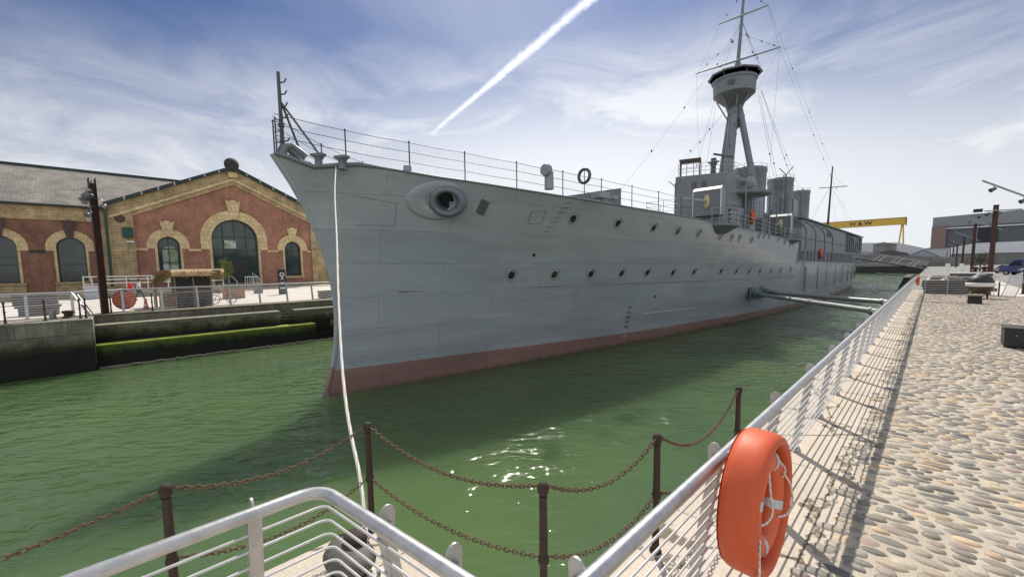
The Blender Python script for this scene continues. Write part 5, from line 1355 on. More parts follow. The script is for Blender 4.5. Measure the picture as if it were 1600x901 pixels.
def side_wing():
    X=-62.0; t=thing('side_wing_building',(X,-20,.9),'long dark brick wing with slate roof and arched windows at the far left','building')
    y0,y1=-48,.2; holes=[]; cs=[-2.75-4.62*k for k in range(10)]
    for c in cs: holes.append(arch_outline(c,2.05,1.55,5.0,14))
    b=MB(); wall_face(b,X,[(y0,.2),(y1,.2),(y1,7.7),(y0,7.7)],holes,.4); b.build('wall',M['brick2'],t)
    b=MB(); b.bbox((X-.4,y0,7.7),(X+.12,y1,8.95)); b.bbox((X-.4,y0,8.95),(X+.3,y1,9.12)); b.build('eaves_band',M['sandstone'],t)
    b=MB(); b.prism([(X+.45,y0,9.1),(X+.45,y0,9.28),(-70.5,y0,14.25),(-79,y0,9.28),(-79,y0,9.1)],(0,y1+9.5-y0,0)); r=b.build('roof',M['slate'],t)
    b=MB(); b.bar((-70.5,y0,14.3),(-70.5,y1+9.5,14.3),.35,.3); b.build('ridge',M['verge'],r)
    b=MB(); b.tube([(X+.5,y0,9.15),(X+.5,y1,9.15)],.12,6); b.build('gutter',M['verge'],r)
    b=MB(); b.bbox((-78.5,y0,.2),(X-.45,y0+.4,9)); b.build('end_wall',M['brick2'],t)
    for i,c in enumerate(cs[:5]):
        b=MB(); arch_band(b,X,c,5.0,1.025,1.75,.09); 
        for s in (-1,1): b.bbox((X-.1,c+s*1.025,4.65),(X+.09,c+s*1.75,5.0)); b.bbox((X-.1,c+s*1.025,1.5),(X+.05,c+s*1.22,4.65))
        a=b.build('arch_surround',M['sandtrim'],t)
        b=MB(); keystone(b,X,c,6.05,7.75,.5,.95); b.build('keystone',M['shelterroof'],a)
        b=MB(); b.bbox((X-.1,c-1.35,.2),(X+.12,c+1.35,1.28)); b.bbox((X-.1,c-1.4,1.29),(X+.22,c+1.4,1.5)); b.build('window_sill',M['sandstone'],t)
        window_fill(t,X-.36,c,2.05,1.55,5.0,'window',0,(3.3,4.0) if i%2 else (3.3,),.10)
    b=MB()
    for c in cs: b.bbox((X-.05,c-4.62/2-.55,4.45),(X+.1,c-4.62/2+.5,4.72))
    b.build('string_course',M['verge'],t)
    b=MB(); b.bbox((X-.02,-.9,.3),(X+.14,.2,7.7)); b.build('buff_return',M['sandstone'],t)
side_wing()
def right_wing():
    X=-63.0; t=thing('stone_wing_building',(X,30,.9),'low buff stone wing with an arched green door, mostly behind the ship bow','building')
    hole=arch_outline(25.3,2.4,1.0,4.0,14)
    b=MB(); wall_face(b,X,[(21.8,.2),(46,.2),(46,7.0),(21.8,7.0)],[hole],.4); b.build('wall',M['sandstone'],t)
    b=MB(); b.bbox((X-.3,21.8,7.0),(X+.25,46,7.5)); b.bbox((X-.05,21.8,4.7),(X+.15,46,4.95)); b.build('stone_band',M['sandtrim'],t)
    b=MB(); b.prism([(X+.4,21.8,7.5),(-70,21.8,11),(-77,21.8,7.5)],(0,24.2,0)); b.build('roof',M['slateplain'],t)
    b=MB(); arch_band(b,X,25.3,4.0,1.2,1.8,.1); b.build('arch_surround',M['sandtrim'],t)
    window_fill(t,X-.3,25.3,2.4,1.0,4.0,'door',1,(3.2,4.1),.14)
    b=MB(); b.bbox((-62.5,22.2,7.6),(-61.8,23.6,9.0)); b.build('white_panel',M['offwhite'],t)
right_wing()

# ------------------------------------------------------------------ far quay: terrace, rails, things
def terrace():
    t=thing('terrace_wall',(-51,0,0),'sandy terrace and ramp wall in front of the pump house','wall')
    b=MB(); b.bbox((-61.9,-60,-.3),(-51,8.2,.55)); b.bbox((-59.8,8.2,-.3),(-55.5,60,.35)); b.build('terrace',M['terrace'],t)
    b=MB(); b.bbox((-51.0,-60,.56),(-50.7,-1.9,.85)); b.bbox((-50.99,-.6,.56),(-50.7,8.2,.9)); b.build('parapet',M['terrace'],t)
    r=thing('terrace_railing',(-51,3,.9),'pale railing along the terrace in front of the pump house','railing')
    for z in (1.45,1.78,2.05):
        b=MB(); b.tube([(-51,-.5,z),(-51,8.2,z)],.045,6); b.build('rail',M['whitesteel'],r)
    for k in range(7):
        y=-.5+8.7*k/6; b=MB(); b.tube([(-51,y,.56),(-51,y,2.08)],.05,6); b.build('post',M['whitesteel'],r)
    g=thing('steel_gate',(-51,-1.6,.55),'small pale steel gate left of the dark lamp post on the terrace','gate')
    b=MB(); 
    for y in (-1.75,-1.25,-.75): b.tube([(-51,y,.55),(-51,y,2.1)],.05,6)
    for z in (1.4,2.05): b.tube([(-51,-1.75,z),(-51,-.75,z)],.045,6)
    b.build('frame',M['whitesteel'],g)
    s=thing('white_cabinet',(-50.4,-1.3,0),'pale grey cabinet at the foot of the terrace by the lamp post','cabinet')
    b=MB(); b.bbox((-50.6,-1.75,.1),(-50.0,-.75,1.2)); b.build('body',M['palecab'],s,bevel=.03)
    b=MB(); b.bbox((-50.65,-1.8,1.201),(-49.95,-.7,1.26)); b.build('lid',M['offwhite'],s)
M['palecab']=plain('pale blue grey cabinet',(.42,.45,.5),.5,0,.06,2)
terrace()
def far_fence(ys,x,label,z0,z1,end=None):
    t=thing('dock_railing',(x,ys[0],z0),label,'railing','galvanised railings along the far dock edge'); lean=-.2
    b=MB(); b.tube([(x,ys[0],z1),(x,ys[-1],z1)],.045,8); b.build('top_rail',M['galv'],t)
    for i in range(9):
        u=(.12+.1*i); z=z0+(z1-z0)*u; b=MB(); b.tube([(x-lean*(1-u),ys[0],z),(x-lean*(1-u),ys[-1],z)],.011,5); b.build('bar',M['whitesteel'],t)
    for y in ys:
        b=MB(); b.bar((x-lean,y,z0),(x-.03,y,z1+.06),.12,.03); b.bar((x-lean+.1,y,z0+.01),(x-lean-.1,y,z0+.01),.15,.02); b.build('post',M['galv'],t)
far_fence([-12.1-.0+1.77*k for k in range(6)]+[-1.62],-32.6,'galvanised railing on the tall left block of the far dock',.1,1.35)
far_fence([.37+1.77*k for k in range(-0,24)],-33.5,'long galvanised railing above the stepped dock wall before the pump house',.075,1.38)
t=thing('dock_railing',(-32.6,-1.6,.1),'leaning end panel where the two far dock railings meet','railing','galvanised railings along the far dock edge')
b=MB(); b.bar((-32.0,-1.0,.1),(-32.6,-1.62,1.38),.10,.05); b.bar((-32.1,-.85,.1),(-32.7,-1.47,1.38),.06,.03); b.build('post',M['galv'],t)
b=MB(); b.tube([(-32.6,-1.62,1.36),(-33.5,.37,1.38)],.045,8); b.build('top_rail',M['galv'],t)
for i in range(9):
    u=.12+.1*i; b=MB(); b.tube([(-32.6+.2*(1-u),-1.62,.1+1.26*u),(-33.5+.2*(1-u),.37,.09+1.28*u)],.011,5); b.build('bar',M['whitesteel'],t)
lifebuoy((-33.72,.45,.78),radians(180),'orange lifebuoy in the round case on the far left dock railing',1.2)
def stanchion(x,y,z,label):
    t=thing('edge_stanchion',(x,y,z),label,'stanchion','brown stanchions along the far dock edge'); b=MB()
    b.lathe([(.07,0),(.05,.06),(.035,.3),(.032,.9),(.05,.94),(.04,1.02),(.001,1.04)],(x,y,z),8); b.build('shaft',M['corten'],t)
    b=MB(); b.lathe([(.04,.5),(.055,.53),(.04,.56)],(x,y,z),8); b.build('collar',M['corten'],t)
for y,lb in ((-3.72,'brown stanchion on the left block nearest the left edge of the picture'),(-2.47,'brown stanchion on the left block between the railing posts'),(-1.28,'brown stanchion by the leaning end panel, left of a pair'),(-1.08,'brown stanchion by the leaning end panel, right of a pair')): stanchion(-30.3,y,.08,lb)
for y,lb in ((-.15,'brown stanchion left of the orange lifebuoy case on the far dock'),(1.62,'brown stanchion right of the orange lifebuoy case on the far dock')): stanchion(-32.5,y,.076,lb)
def dock_bollard():
    t=thing('iron_bollard',(-31.6,-2.0,.08),'small dark iron bollard beside the leaning end panel of the far dock','bollard'); b=MB()
    b.lathe([(.3,0),(.2,.06),(.16,.2),(.26,.3),(.22,.38),(.001,.4)],(-31.4,-1.75,.08),14); b.build('body',M['rust'],t)
    b=MB(); b.lathe([(.14,0),(.12,.42),(.001,.45)],(-31.4,-2.3,.08),10); b.build('pin',M['concrete'],t)
dock_bollard()
def bench(x,y,l,h,label,m):
    t=thing('stone_bench',(x,y,.06),label,'bench'); b=MB(); b.bbox((x-.4,y-l/2,.06),(x+.4,y+l/2,h-.12)); b.build('base',M['concrete2'],t,bevel=.02)
    b=MB(); b.bbox((x-.5,y-l/2-.1,h-.118),(x+.5,y+l/2+.1,h)); b.build('top',m,t,bevel=.02)
M['concrete2']=plain('dark grey concrete',(.13,.12,.115),.85,0,.2,2)
bench(-35.2,-3.05,1.5,.62,'low dark block bench on the far quay behind the left railing',M['concrete2'])
bench(-46,-4.1,2.2,.95,'wide pale topped bench below the terrace at the far left',M['ledgetop'])
def hut():
    x0,x1,y0,y1=-37.2,-34.6,2.95,4.85; t=thing('thatched_hut',(-36,3.9,.06),'small black bar hut with a shaggy thatched roof on the far quay','hut')
    b=MB(); b.bbox((x0,y0,.06),(x1,y1,2.05)); b.build('body',M['hutdark'],t)
    b=MB(); 
    for y in (y0-.02,(y0+y1)/2,y1+.02): b.bbox((x1+.005,y-.035,.06),(x1+.05,y+.035,2.05))
    b.bbox((x1+.004,y0,1.0),(x1+.03,y1,1.06)); b.build('corner_batten',M['woodcrate'],t)
    rng=random.Random(9); b=MB()
    b.prism([(x0-.4,y0-.5,2.1),(x1+.25,y0-.5,2.1),(x1+.0,y0-.2,2.32),(-36,y0,2.55),(x0-.2,y0-.2,2.42)],(0,y1-y0+1.0,0))
    def blade(p,d,l,w):
        p=Vector(p); d=Vector(d).normalized(); s=d.orthogonal().normalized()*w; e=p+d*l*.55; f=e+(d*.45+Vector((0,0,-.55)))*l
        b.add([p-s,p+s,e+s*.8,e-s*.8,f],[(0,1,2,3),(3,2,4)])
    for k in range(1500):
        e=rng.random()
        if e<.45: p=(rng.uniform(x0-.3,x1+.3),y0-.4+rng.uniform(-.1,.25),rng.uniform(2.05,2.5)); d=(rng.gauss(0,.3),-1,rng.uniform(-.9,-.1))
        elif e<.7: p=(rng.uniform(x0-.3,x1+.3),y1+.4+rng.uniform(-.25,.1),rng.uniform(2.05,2.5)); d=(rng.gauss(0,.3),1,rng.uniform(-.9,-.1))
        else: p=(x1+rng.uniform(-.3,.27),rng.uniform(y0-.5,y1+.5),rng.uniform(2.12,2.45)); d=(1,rng.gauss(0,.4),rng.uniform(-.8,.3))
        blade(p,d,rng.uniform(.25,.95 if e<.45 else .55) if e<.7 else rng.uniform(.1,.3),.018)
    b.build('thatch_roof',M['thatch'],t)
    b=MB(); b.bbox((-36.6,2.2,.06),(-35.6,2.95,.85)); b.bbox((-36.7,2.1,.85),(-35.5,2.94,.92)); b.build('side_counter',M['woodcrate'],t)
M['hutdark']=plain('dark brown board',(.028,.022,.018),.7,0,.25,3)
hut()
def planter():
    t=thing('timber_planter',(-41,7.2,.1),'square timber planter box holding the young tree','planter'); b=MB()
    b.bbox((-41.6,6.55,.1),(-40.3,7.95,.95)); b.build('box',M['woodcrate'],t,bevel=.02)
    b=MB(); b.bbox((-41.66,6.49,.951),(-40.24,8.01,1.03)); b.build('rim',M['woodcrate2'],t)
    rng=random.Random(8); b=MB()
    for k in range(160):
        p=Vector((-40.95+rng.gauss(0,.3),7.25+rng.gauss(0,.32),1.04+abs(rng.gauss(0,.09)))); a=Vector((rng.gauss(0,1),rng.gauss(0,1),rng.gauss(0,1))).normalized()*.08; c=a.orthogonal().normalized()*.05; b.add([p-a,p+c,p+a,p-c],[(0,1,2,3)])
    f=b.build('ground_plants',M['leaf'],t)
    t=thing('young_tree',(-41,7.0,1.0),'young yellow green tree growing from the timber planter','tree'); b=MB()
    b.tube([(-41,6.9,1.0),(-41.02,6.88,1.6),(-40.98,6.84,2.4),(-41,6.8,3.0)],[.05,.042,.03,.012],6)
    br=[]
    for k in range(14):
        z=1.75+.09*k; a=k*2.4; l=.55*(1-.5*k/14); e=(-41+l*cos(a),6.85+l*sin(a),z+.35); b.tube([(-41,6.86,z),e],[.016,.006],5); br.append(Vector(e))
    b.build('trunk',M['corten'],t); b=MB()
    for k in range(520):
        c=rng.choice(br); p=c.lerp(Vector((-41,6.85,c.z-.2)),rng.random()*.8)+Vector((rng.gauss(0,.11),rng.gauss(0,.11),rng.gauss(0,.12))); a=Vector((rng.gauss(0,1),rng.gauss(0,1),rng.gauss(0,1))).normalized()*.07; d=a.orthogonal().normalized()*.04
        b.add([p-a,p+d,p+a,p-d],[(0,1,2,3)])
    b.build('crown',M['leaf'],t)
planter()
def bicycle():
    t=thing('bicycle',(-35.4,5.35,.06),'dark bicycle leaning against the end of the thatched hut','bicycle'); x=-35.0
    for yc in (5.05,6.05):
        b=MB(); b.torus((x,yc,.42),.31,.025,20,6,RY(pi/2)); w_=b.build('wheel',M['tyre'],t)
        b=MB()
        for k in range(6): a=pi*k/6; b.tube([(x,yc+.3*cos(a),.42+.3*sin(a)),(x,yc-.3*cos(a),.42-.3*sin(a))],.006,4)
        b.build('spoke',M['galv'],w_)
    b=MB()
    for p,q in (((5.05,.42),(5.45,.42)),((5.05,.42),(5.3,.88)),((5.45,.42),(5.3,.95)),((5.3,.86),(5.85,.88)),((5.45,.42),(5.87,.8)),((6.05,.42),(5.83,1.0))): b.tube([(x,p[0],p[1]),(x,q[0],q[1])],.02,6)
    b.build('frame',M['redcloth'],t)
    b=MB(); b.box((x,5.28,.98),(.13,.26,.06)); b.build('saddle',M['black'],t)
    b=MB(); b.tube([(x-.28,5.78,1.03),(x,5.84,1.02),(x+.28,5.78,1.03)],.016,6); b.build('handlebar',M['black'],t)
bicycle()
def sign():
    t=thing('information_sign',(-43,11.5,.1),'tall narrow black information sign with white symbols before the pump house','sign'); x=-43
    b=MB(); b.bbox((x-.08,11.2,.1),(x+.08,11.85,2.45)); b.build('panel',M['black'],t)
    b=MB(); Mx=RY(pi/2)@RZ(pi/2)
    b.torus((x+.085,11.53,1.98),.16,.045,20,6,RY(pi/2)); b.bbox((x+.081,11.48,1.5),(x+.09,11.58,1.84)); b.bbox((x+.081,11.38,1.5),(x+.09,11.68,1.56)); b.build('symbol',M['white'],t)
    for k in range(3): b=MB(); b.bbox((x+.081,11.3,1.22-.09*k),(x+.088,11.75-.08*k,1.26-.09*k)); b.build('text_line',M['white'],t)
    for y in (11.32,11.55): b=MB(); b.bbox((x+.081,y,.62),(x+.088,y+.18,.8)); b.build('pictogram',M['white'],t)
sign()
def bin_():
    t=thing('litter_bin',(-47,10.4,.13),'pale square litter bin left of the black sign','bin'); b=MB(); b.bbox((-47.3,10.05,.13),(-46.7,10.75,1.1)); b.build('body',M['ledgetop'],t,bevel=.03)
    b=MB(); b.bbox((-47.35,10.0,1.101),(-46.65,10.8,1.2)); b.build('lid',M['woodcrate'],t)
    t=thing('barrier_panel',(-50,10.2,.15),'pale steel barrier panel standing by the gable wall right of the door','barrier'); b=MB()
    for y in (9.95+.2*k for k in range(7)): b.tube([(-50,y,.2),(-50,y,1.75)],.02,5)
    for z in (.3,1.75): b.tube([(-50,9.95,z),(-50,11.15,z)],.03,6)
    b.build('frame',M['whitesteel'],t)
    b=MB(); b.tube([(-50.3,10.1,.16),(-49.7,10.1,.16)],.03,5); b.tube([(-50.3,11.0,.16),(-49.7,11.0,.16)],.03,5); b.build('foot',M['whitesteel'],t)
bin_()
def crate():
    t=thing('grey_crate',(-34.9,12.4,.07),'small grey crate on the far quay next to the ship bow','crate'); b=MB(); b.bbox((-35.3,12.05,.075),(-34.6,13.0,.62)); b.build('body',M['concrete2'],t,bevel=.02)
    b=MB(); b.bbox((-35.35,12.0,.621),(-34.55,13.05,.68)); b.build('lid',M['ledgetop'],t)
crate()
def cone_post():
    t=thing('tall_wooden_post',(-36.6,2.15,.07),'slim pale topped wooden post between the walkers and the thatched hut','post'); b=MB(); b.tube([(-36.2,2.0,.07),(-36.2,2.0,1.9)],.09,8); b.build('shaft',M['woodcrate2'],t)
    b=MB(); b.lathe([(.12,1.9),(.13,2.1),(.001,2.14)],(-36.2,2.0,0),8); b.build('cap',M['white'],t)
    t=thing('traffic_cone',(-35.2,1.45,.07),'small orange and white cone on the far quay below the walkers','cone'); b=MB(); b.lathe([(.14,.05),(.05,.62),(.03,.66)],(-35.2,1.45,.07),10); b.build('body',M['orange'],t)
    b=MB(); b.lathe([(.122,.18),(.092,.34)],(-35.2,1.45,.07),10); b.build('white_band',M['white'],t)
    b=MB(); b.box((-35.2,1.45,.095),(.34,.34,.05)); b.build('base',M['corten'],t)
cone_post()

# ------------------------------------------------------------------ people
def skin_mesh(name,V,E,R,m,parent,lv=1):
    me=bpy.data.meshes.new(name); off=WORLD_LOC.get(parent.name,Vector()); me.from_pydata([Vector(v)-off for v in V],E,[]); me.materials.append(m)
    o=bpy.data.objects.new(name,me); COL.objects.link(o); o.parent=parent
    o.modifiers.new('skin','SKIN'); 
    for i,r in enumerate(R): d=me.skin_vertices[0].data[i]; d.radius=(r,r) if not isinstance(r,tuple) else r; d.use_root=(i==0)
    s=o.modifiers.new('sub','SUBSURF'); s.levels=lv; s.render_levels=lv
    return o
def person(loc,head,pose,top,legs,label,hgt=1.74,cat='person',shade=None):
    """head = facing angle about Z (0 = +X); pose gives joint positions in body space: x forward, y left, z up"""
    t=thing('person',loc,label,cat); l=Vector(loc); Rz=RZ(head); k=hgt/1.74
    J={n:l+(Rz@(Vector(p)*k)) for n,p in pose.items()}
    names=['pelvis','waist','chest','neck','headb','headc','headt']; rad=[.13,.12,.14,.055,.075,.095,.06]
    V=[J[n] for n in names]; R=list(rad); E=[(0,1),(1,2),(2,3),(3,4),(4,5),(5,6)]
    ex=l*0; fwd=Rz@Vector((1,0,0))
    for s in 'lr':
        i=len(V); V+= [J['sh'+s],J['el'+s],J['wr'+s],J['ha'+s]]; R+= [.06,.045,.032,.035]; E+= [(2,i),(i,i+1),(i+1,i+2),(i+2,i+3)]
        hd_=(J['ha'+s]-J['wr'+s]).normalized(); sd=hd_.cross(Vector((0,0,1))); sd=sd.normalized() if sd.length>.1 else fwd
        for f in range(4):
            j=len(V); b0=J['ha'+s]+sd*(f-1.5)*.02; L=(.07,.08,.076,.06)[f]
            V+= [b0+hd_*L*.5+fwd*.008,b0+hd_*L+fwd*.022]; R+= [.010,.008]; E+= [(i+3,j),(j,j+1)]
        j=len(V); V+= [J['wr'+s]+hd_*.035+fwd*.035,J['wr'+s]+hd_*.075+fwd*.045]; R+= [.011,.009]; E+= [(i+2,j),(j,j+1)]
        i=len(V); V+= [J['hi'+s],J['kn'+s],J['an'+s],J['to'+s]]; R+= [.09,.058,.042,.038]; E+= [(0,i),(i,i+1),(i+1,i+2),(i+2,i+3)]
    body=skin_mesh('body',V,E,R,M['skin'],t)
    # shirt
    V=[J['pelvis']+Vector((0,0,.02)),J['waist'],J['chest'],J['neck']-Vector((0,0,.03))]; R=[.165,.15,.168,.075]; E=[(0,1),(1,2),(2,3)]
    for s in 'lr': i=len(V); V+= [J['sh'+s],J['el'+s].lerp(J['sh'+s],.1)]; R+= [.078,.062]; E+= [(2,i),(i,i+1)]
    skin_mesh('shirt',V,E,R,top,t)
    V=[J['pelvis']-Vector((0,0,.02))]; R=[.15]; E=[]
    for s in 'lr': i=len(V); V+= [J['hi'+s],J['kn'+s],J['an'+s]]; R+= [.105,.075,.06]; E+= [(0,i),(i,i+1),(i+1,i+2)]
    skin_mesh('trousers',V,E,R,legs,t)
    b=MB(); hc=J['headc']+Vector((0,0,.03)); b.sphere(hc-fwd*.018,.112,14,(1,.92,1.02)); o=b.build('hair',M['hair'],t)
    b=MB(); b.sphere(J['headb']+fwd*.085+Vector((0,0,.05)),.018,8,(1.3,.7,1.5)); b.sphere(J['headb']+fwd*.02+Vector((0,0,.05)),.092,12,(1,.8,1.15)); b.build('face',M['skin'],t)
    b=MB()
    for s in (-1,1): b.sphere(J['headb']+fwd*.098+(Rz@Vector((0,s*.032,0)))+Vector((0,0,.075)),.011,8)
    b.build('eye',M['black'],t)
    for s in 'lr':
        b=MB(); d=(J['to'+s]-J['an'+s]); d.z=0; d=d.normalized(); c=J['an'+s]*.5+J['to'+s]*.5; b.sphere(c-Vector((0,0,.01)),.05,10,(2.6,1,.9),M=RZ(atan2(d.y,d.x))); b.build('shoe',M['black'],t)
    return t
WALK=dict(pelvis=(0,0,.93),waist=(.01,0,1.08),chest=(.03,0,1.3),neck=(.05,0,1.47),headb=(.07,0,1.54),headc=(.075,0,1.63),headt=(.075,0,1.7),
 shl=(.03,.19,1.38),ell=(-.12,.23,1.13),wrl=(-.05,.22,.90),hal=(-.02,.21,.83),shr=(.03,-.19,1.38),elr=(.08,-.23,1.12),wrr=(.27,-.21,.96),har=(.33,-.2,.92),
 hil=(0,.09,.88),knl=(.22,.09,.50),anl=(.30,.09,.09),tol=(.44,.09,.04),hir=(0,-.09,.88),knr=(-.06,-.09,.48),anr=(-.36,-.09,.14),tor=(-.26,-.09,.04))
SIT=dict(pelvis=(0,0,.52),waist=(.0,0,.66),chest=(.04,0,.9),neck=(.08,0,1.07),headb=(.11,0,1.14),headc=(.12,0,1.23),headt=(.12,0,1.3),
 shl=(.05,.19,.98),ell=(.1,.24,.74),wrl=(.3,.15,.72),hal=(.37,.12,.72),shr=(.05,-.19,.98),elr=(.1,-.24,.74),wrr=(.3,-.15,.72),har=(.37,-.12,.72),
 hil=(.05,.1,.5),knl=(.45,.12,.5),anl=(.45,.12,.09),tol=(.6,.12,.04),hir=(.05,-.1,.5),knr=(.45,-.12,.5),anr=(.47,-.12,.09),tor=(.62,-.12,.04))
person((-44.4,1.0,.1),radians(-78),WALK,M['redcloth'],M['jean'],'person in a red top walking left on the far quay')
person((-44.9,1.5,.1),radians(78),WALK,M['palecloth'],M['jean'],'person in a pale blue top walking beside the one in red')
def stool(x,y,lb):
    t=thing('bench_seat',(x,y,0),lb,'seat'); b=MB(); b.bbox((x-.3,y-.3,.90),(x+.3,y+.3,.98)); b.build('top',M['countdark'],t)
    for a in (-.22,.22):
        for c in (-.22,.22): b=MB(); b.bar((x+a,y+c,.9),(x+a,y+c,0),.05,.05); b.build('leg',M['countdark'],t)
stool(3.32,70,'high dark seat under the left seated person beyond the counter'); stool(4.05,70.3,'high dark seat under the right seated person beyond the counter')
person((3.32,70,.55),radians(-90),SIT,M['blackcloth'],M['blackcloth'],'left of two dark clothed people sitting beyond the counter')
person((4.05,70.3,.55),radians(-100),SIT,M['blackcloth'],M['jean'],'right of two dark clothed people sitting beyond the counter',1.8)
# ------------------------------------------------------------------ far background
def hall():
    t=thing('shipyard_hall',(30,600,0),'huge blue grey shipyard hall with a dark doorway on the right skyline','building')
    b=MB(); b.prism([(-2.5,600,0),(160,600,0),(160,600,33.5),(-2.5,600,33.5)],(0,90,0)); b.build('wall',M['hallgrey'],t)
    b=MB(); b.prism([(-2.8,599,34.6),(160,599,34.6),(160,599,49.5),(80,599,48.4),(-2.8,599,45.6)],(0,92,0)); b.build('roof_fascia',M['halllight'],t)
    b=MB(); b.bbox((-3.0,598.3,33.5),(160,599.9,34.6)); b.build('white_strip',M['shedwhite'],t)
    b=MB(); b.bbox((-2.7,598.6,34.62),(160,598.98,36.2)); b.build('fascia_strip',M['hallgrey'],t)  # darker grey strip along the foot of the pale fascia
    b=MB(); b.bbox((28,599.4,0),(41,599.9,33)); b.build('doorway',M['halldark'],t)
    b=MB(); b.bbox((25.5,599.2,0),(27.9,599.95,33.4)); b.build('door_frame',M['halllight'],t)
    b=MB(); b.bbox((-3.2,596,0),(7,599.98,36)); b.build('brown_annex',M['hallbrown'],t)
    b=MB(); b.bbox((24,596,48),(30,602,50.8)); b.build('roof_box',M['halldark'],t)
    b=MB(); b.lathe([(.9,0),(.9,.4),(.001,.4)],(28,598.6,43),12,RX(pi/2)); b.build('wall_disc',M['halldark'],t)
hall()
def crane():
    t=thing('gantry_crane',(-40,900,0),'giant yellow gantry crane with black lettering on its beam, far behind the ship','crane')
    b=MB(); b.bbox((-175,896,59.8),(-34,904,70.2)); b.build('beam',M['craney'],t)
    b=MB(); b.bbox((-175,895.4,70.2),(-33.2,904.6,71.0)); b.bbox((-34.0,895.5,58.5),(-32.8,904.5,70.1)); b.build('beam_trim',M['cranetrim'],t)
    for a in ((-39.5,),):
        for s in (-1,1):
            b=MB(); b.bar((-37.5+s*.8,900,59.9),(-38.0+s*4.2,900,0),1.9,1.9); b.build('leg',M['craney'],t)
    b=MB(); b.bbox((-43,899,20),(-33,901,21.2)); b.build('leg_tie',M['craney'],t)
    b=MB(); b.bar((-172,900,59.9),(-172,900,0),9,5); b.build('rigid_leg',M['craney'],t)
    b=MB(); b.text('H & W',7.6,Matrix.Translation((-87.5,895.9,64.7))@RX(pi/2)@Matrix.Scale(1.25,4,(1,0,0)),bold=.03); b.build('lettering',M['black'],t)
M['cranetrim']=plain('dark crane edge',(.2,.15,.05),.6,0,.1,.1,bmp=0,world=True)
crane()
def sheds():
    t=thing('white_shed',(-25,400,0),'long white roofed shed low behind the ship stern','building')
    b=MB(); b.prism([(-75,400,0),(-75,400,15),(-40,400,16.2),(-19,400,15.6),(-5,400,11),(-4.5,400,0)],(0,40,0)); b.build('wall',M['shedwhite2'],t)
    t=thing('dark_roof_shed',(-13.5,250,0),'low dark roofed shed in front of the white shed','building')
    b=MB(); b.prism([(-19.6,250,0),(-19.6,250,6.0),(-13.6,250,7.4),(-8.1,250,5.9),(-8.1,250,0)],(0,20,0)); b.build('wall',M['shedbrown'],t)
    t=thing('white_tent',(-3.8,262,0),'pale gable ended marquee tent right of the dark roofed shed','tent')
    b=MB(); b.prism([(-8.6,262,0),(-8.6,262,4.6),(-3.6,262,7.2),(1.6,262,4.2),(1.6,262,0)],(0,24,0)); b.build('tent_body',M['tentgrey'],t)
    b=MB(); b.add([(-9.1,261.6,4.45),(-3.6,261.6,7.4),(-3.6,287,7.4),(-9.1,287,4.45)],[(0,1,2,3)]); b.add([(2.1,261.6,4.1),(-3.6,261.6,7.4),(-3.6,287,7.4),(2.1,287,4.1)],[(3,2,1,0)]); b.build('tent_roof',M['shedwhite'],t)
    t=thing('white_canopy',(22,300,0),'long white canopy below the big hall at the right edge','tent')
    b=MB(); b.prism([(6,300,5.6),(6,300,8.8),(14,300,10.5),(40,300,10.8),(40,300,5.6)],(0,20,0)); b.build('canopy',M['shedwhite'],t)
    b=MB(); b.bbox((6,301,0),(40,318,5.59)); b.build('side_wall',M['hoarding'],t)
    for i,(x0,x1,y,z,m,lb) in enumerate(((-26,-17.0,330,15.5,'hoarding','grey low block far behind the mast'),(-6,8,420,13.5,'shedwhite2','pale flat roofed shed left of the big hall'))):
        t=thing('low_shed',(x0,y,0),lb,'building'); b=MB(); b.bbox((x0,y,0),(x1,y+30,z*.8)); b.build('wall',M[m],t)
        b=MB(); b.prism([(x0-.5,y-.5,z*.8+.01),(x1+.5,y-.5,z*.8+.01),((x0+x1)/2,y-.5,z*.8+1.4)],(0,31,0)); b.build('roof',M['hoarding'],t)
M['shedwhite2']=plain('grey white sheeting',(.50,.52,.54),.6,0,.06,.1,bmp=0,world=True); M['tentgrey']=plain('grey tent cloth',(.33,.36,.42),.7,0,.08,.2,bmp=0,world=True)
sheds()
def dock_end():
    t=thing('lock_gate',(-14,236,-3),'dark wet gate wall closing the far end of the dock','gate')
    b=MB(); b.bbox((-40,235,-4),(EX,238,.15)); b.build('gate_wall',M['lock'],t)
    b=MB(); b.bbox((-40,234.5,.16),(EX,238.5,.6)); b.build('walkway',M['hoarding'],t)
    b=MB()
    for z in (1.4,1.9): b.tube([(-33,234.8,z-.3),(EX,234.8,z-.3)],.05,5)
    for k in range(16): b.tube([(-33+2*k,234.8,.6),(-33+2*k,234.8,1.6)],.05,5)
    b.build('walkway_rail',M['galv'],t)
    t=thing('grey_hoarding',(-9,241,0),'long mottled grey boundary wall beyond the dock end','wall'); b=MB()
    b.prism([(-70,241,0),(7.2,241,0),(7.2,241,3.5),(-1.8,241,4.2),(-24,241,5.9),(-70,241,6.1)],(0,.8,0)); b.build('boards',M['hoarding'],t)
    b=MB()
    for k in range(22): b.bbox((-69+3.4*k,240.86,0),(-68.85+3.4*k,240.99,3.3)); 
    b.build('batten',M['hoarding2'],t)
    t=thing('dock_jetty',(-2.4,66,-3),'short dark jetty with sloping end jutting from the quay near the far railing','jetty')
    b=MB(); b.prism([(EX-.01,60,-4),(-3.5,60,-4),(-2.85,60,-1.4),(-2.13,60,.62),(EX-.01,60,.62)],(0,14,0)); b.build('body',M['jetty'],t)
    b=MB(); b.bbox((EX-.02,59.8,.621),(-2.2,74.2,.70)); b.build('kerb',M['moss2'],t)
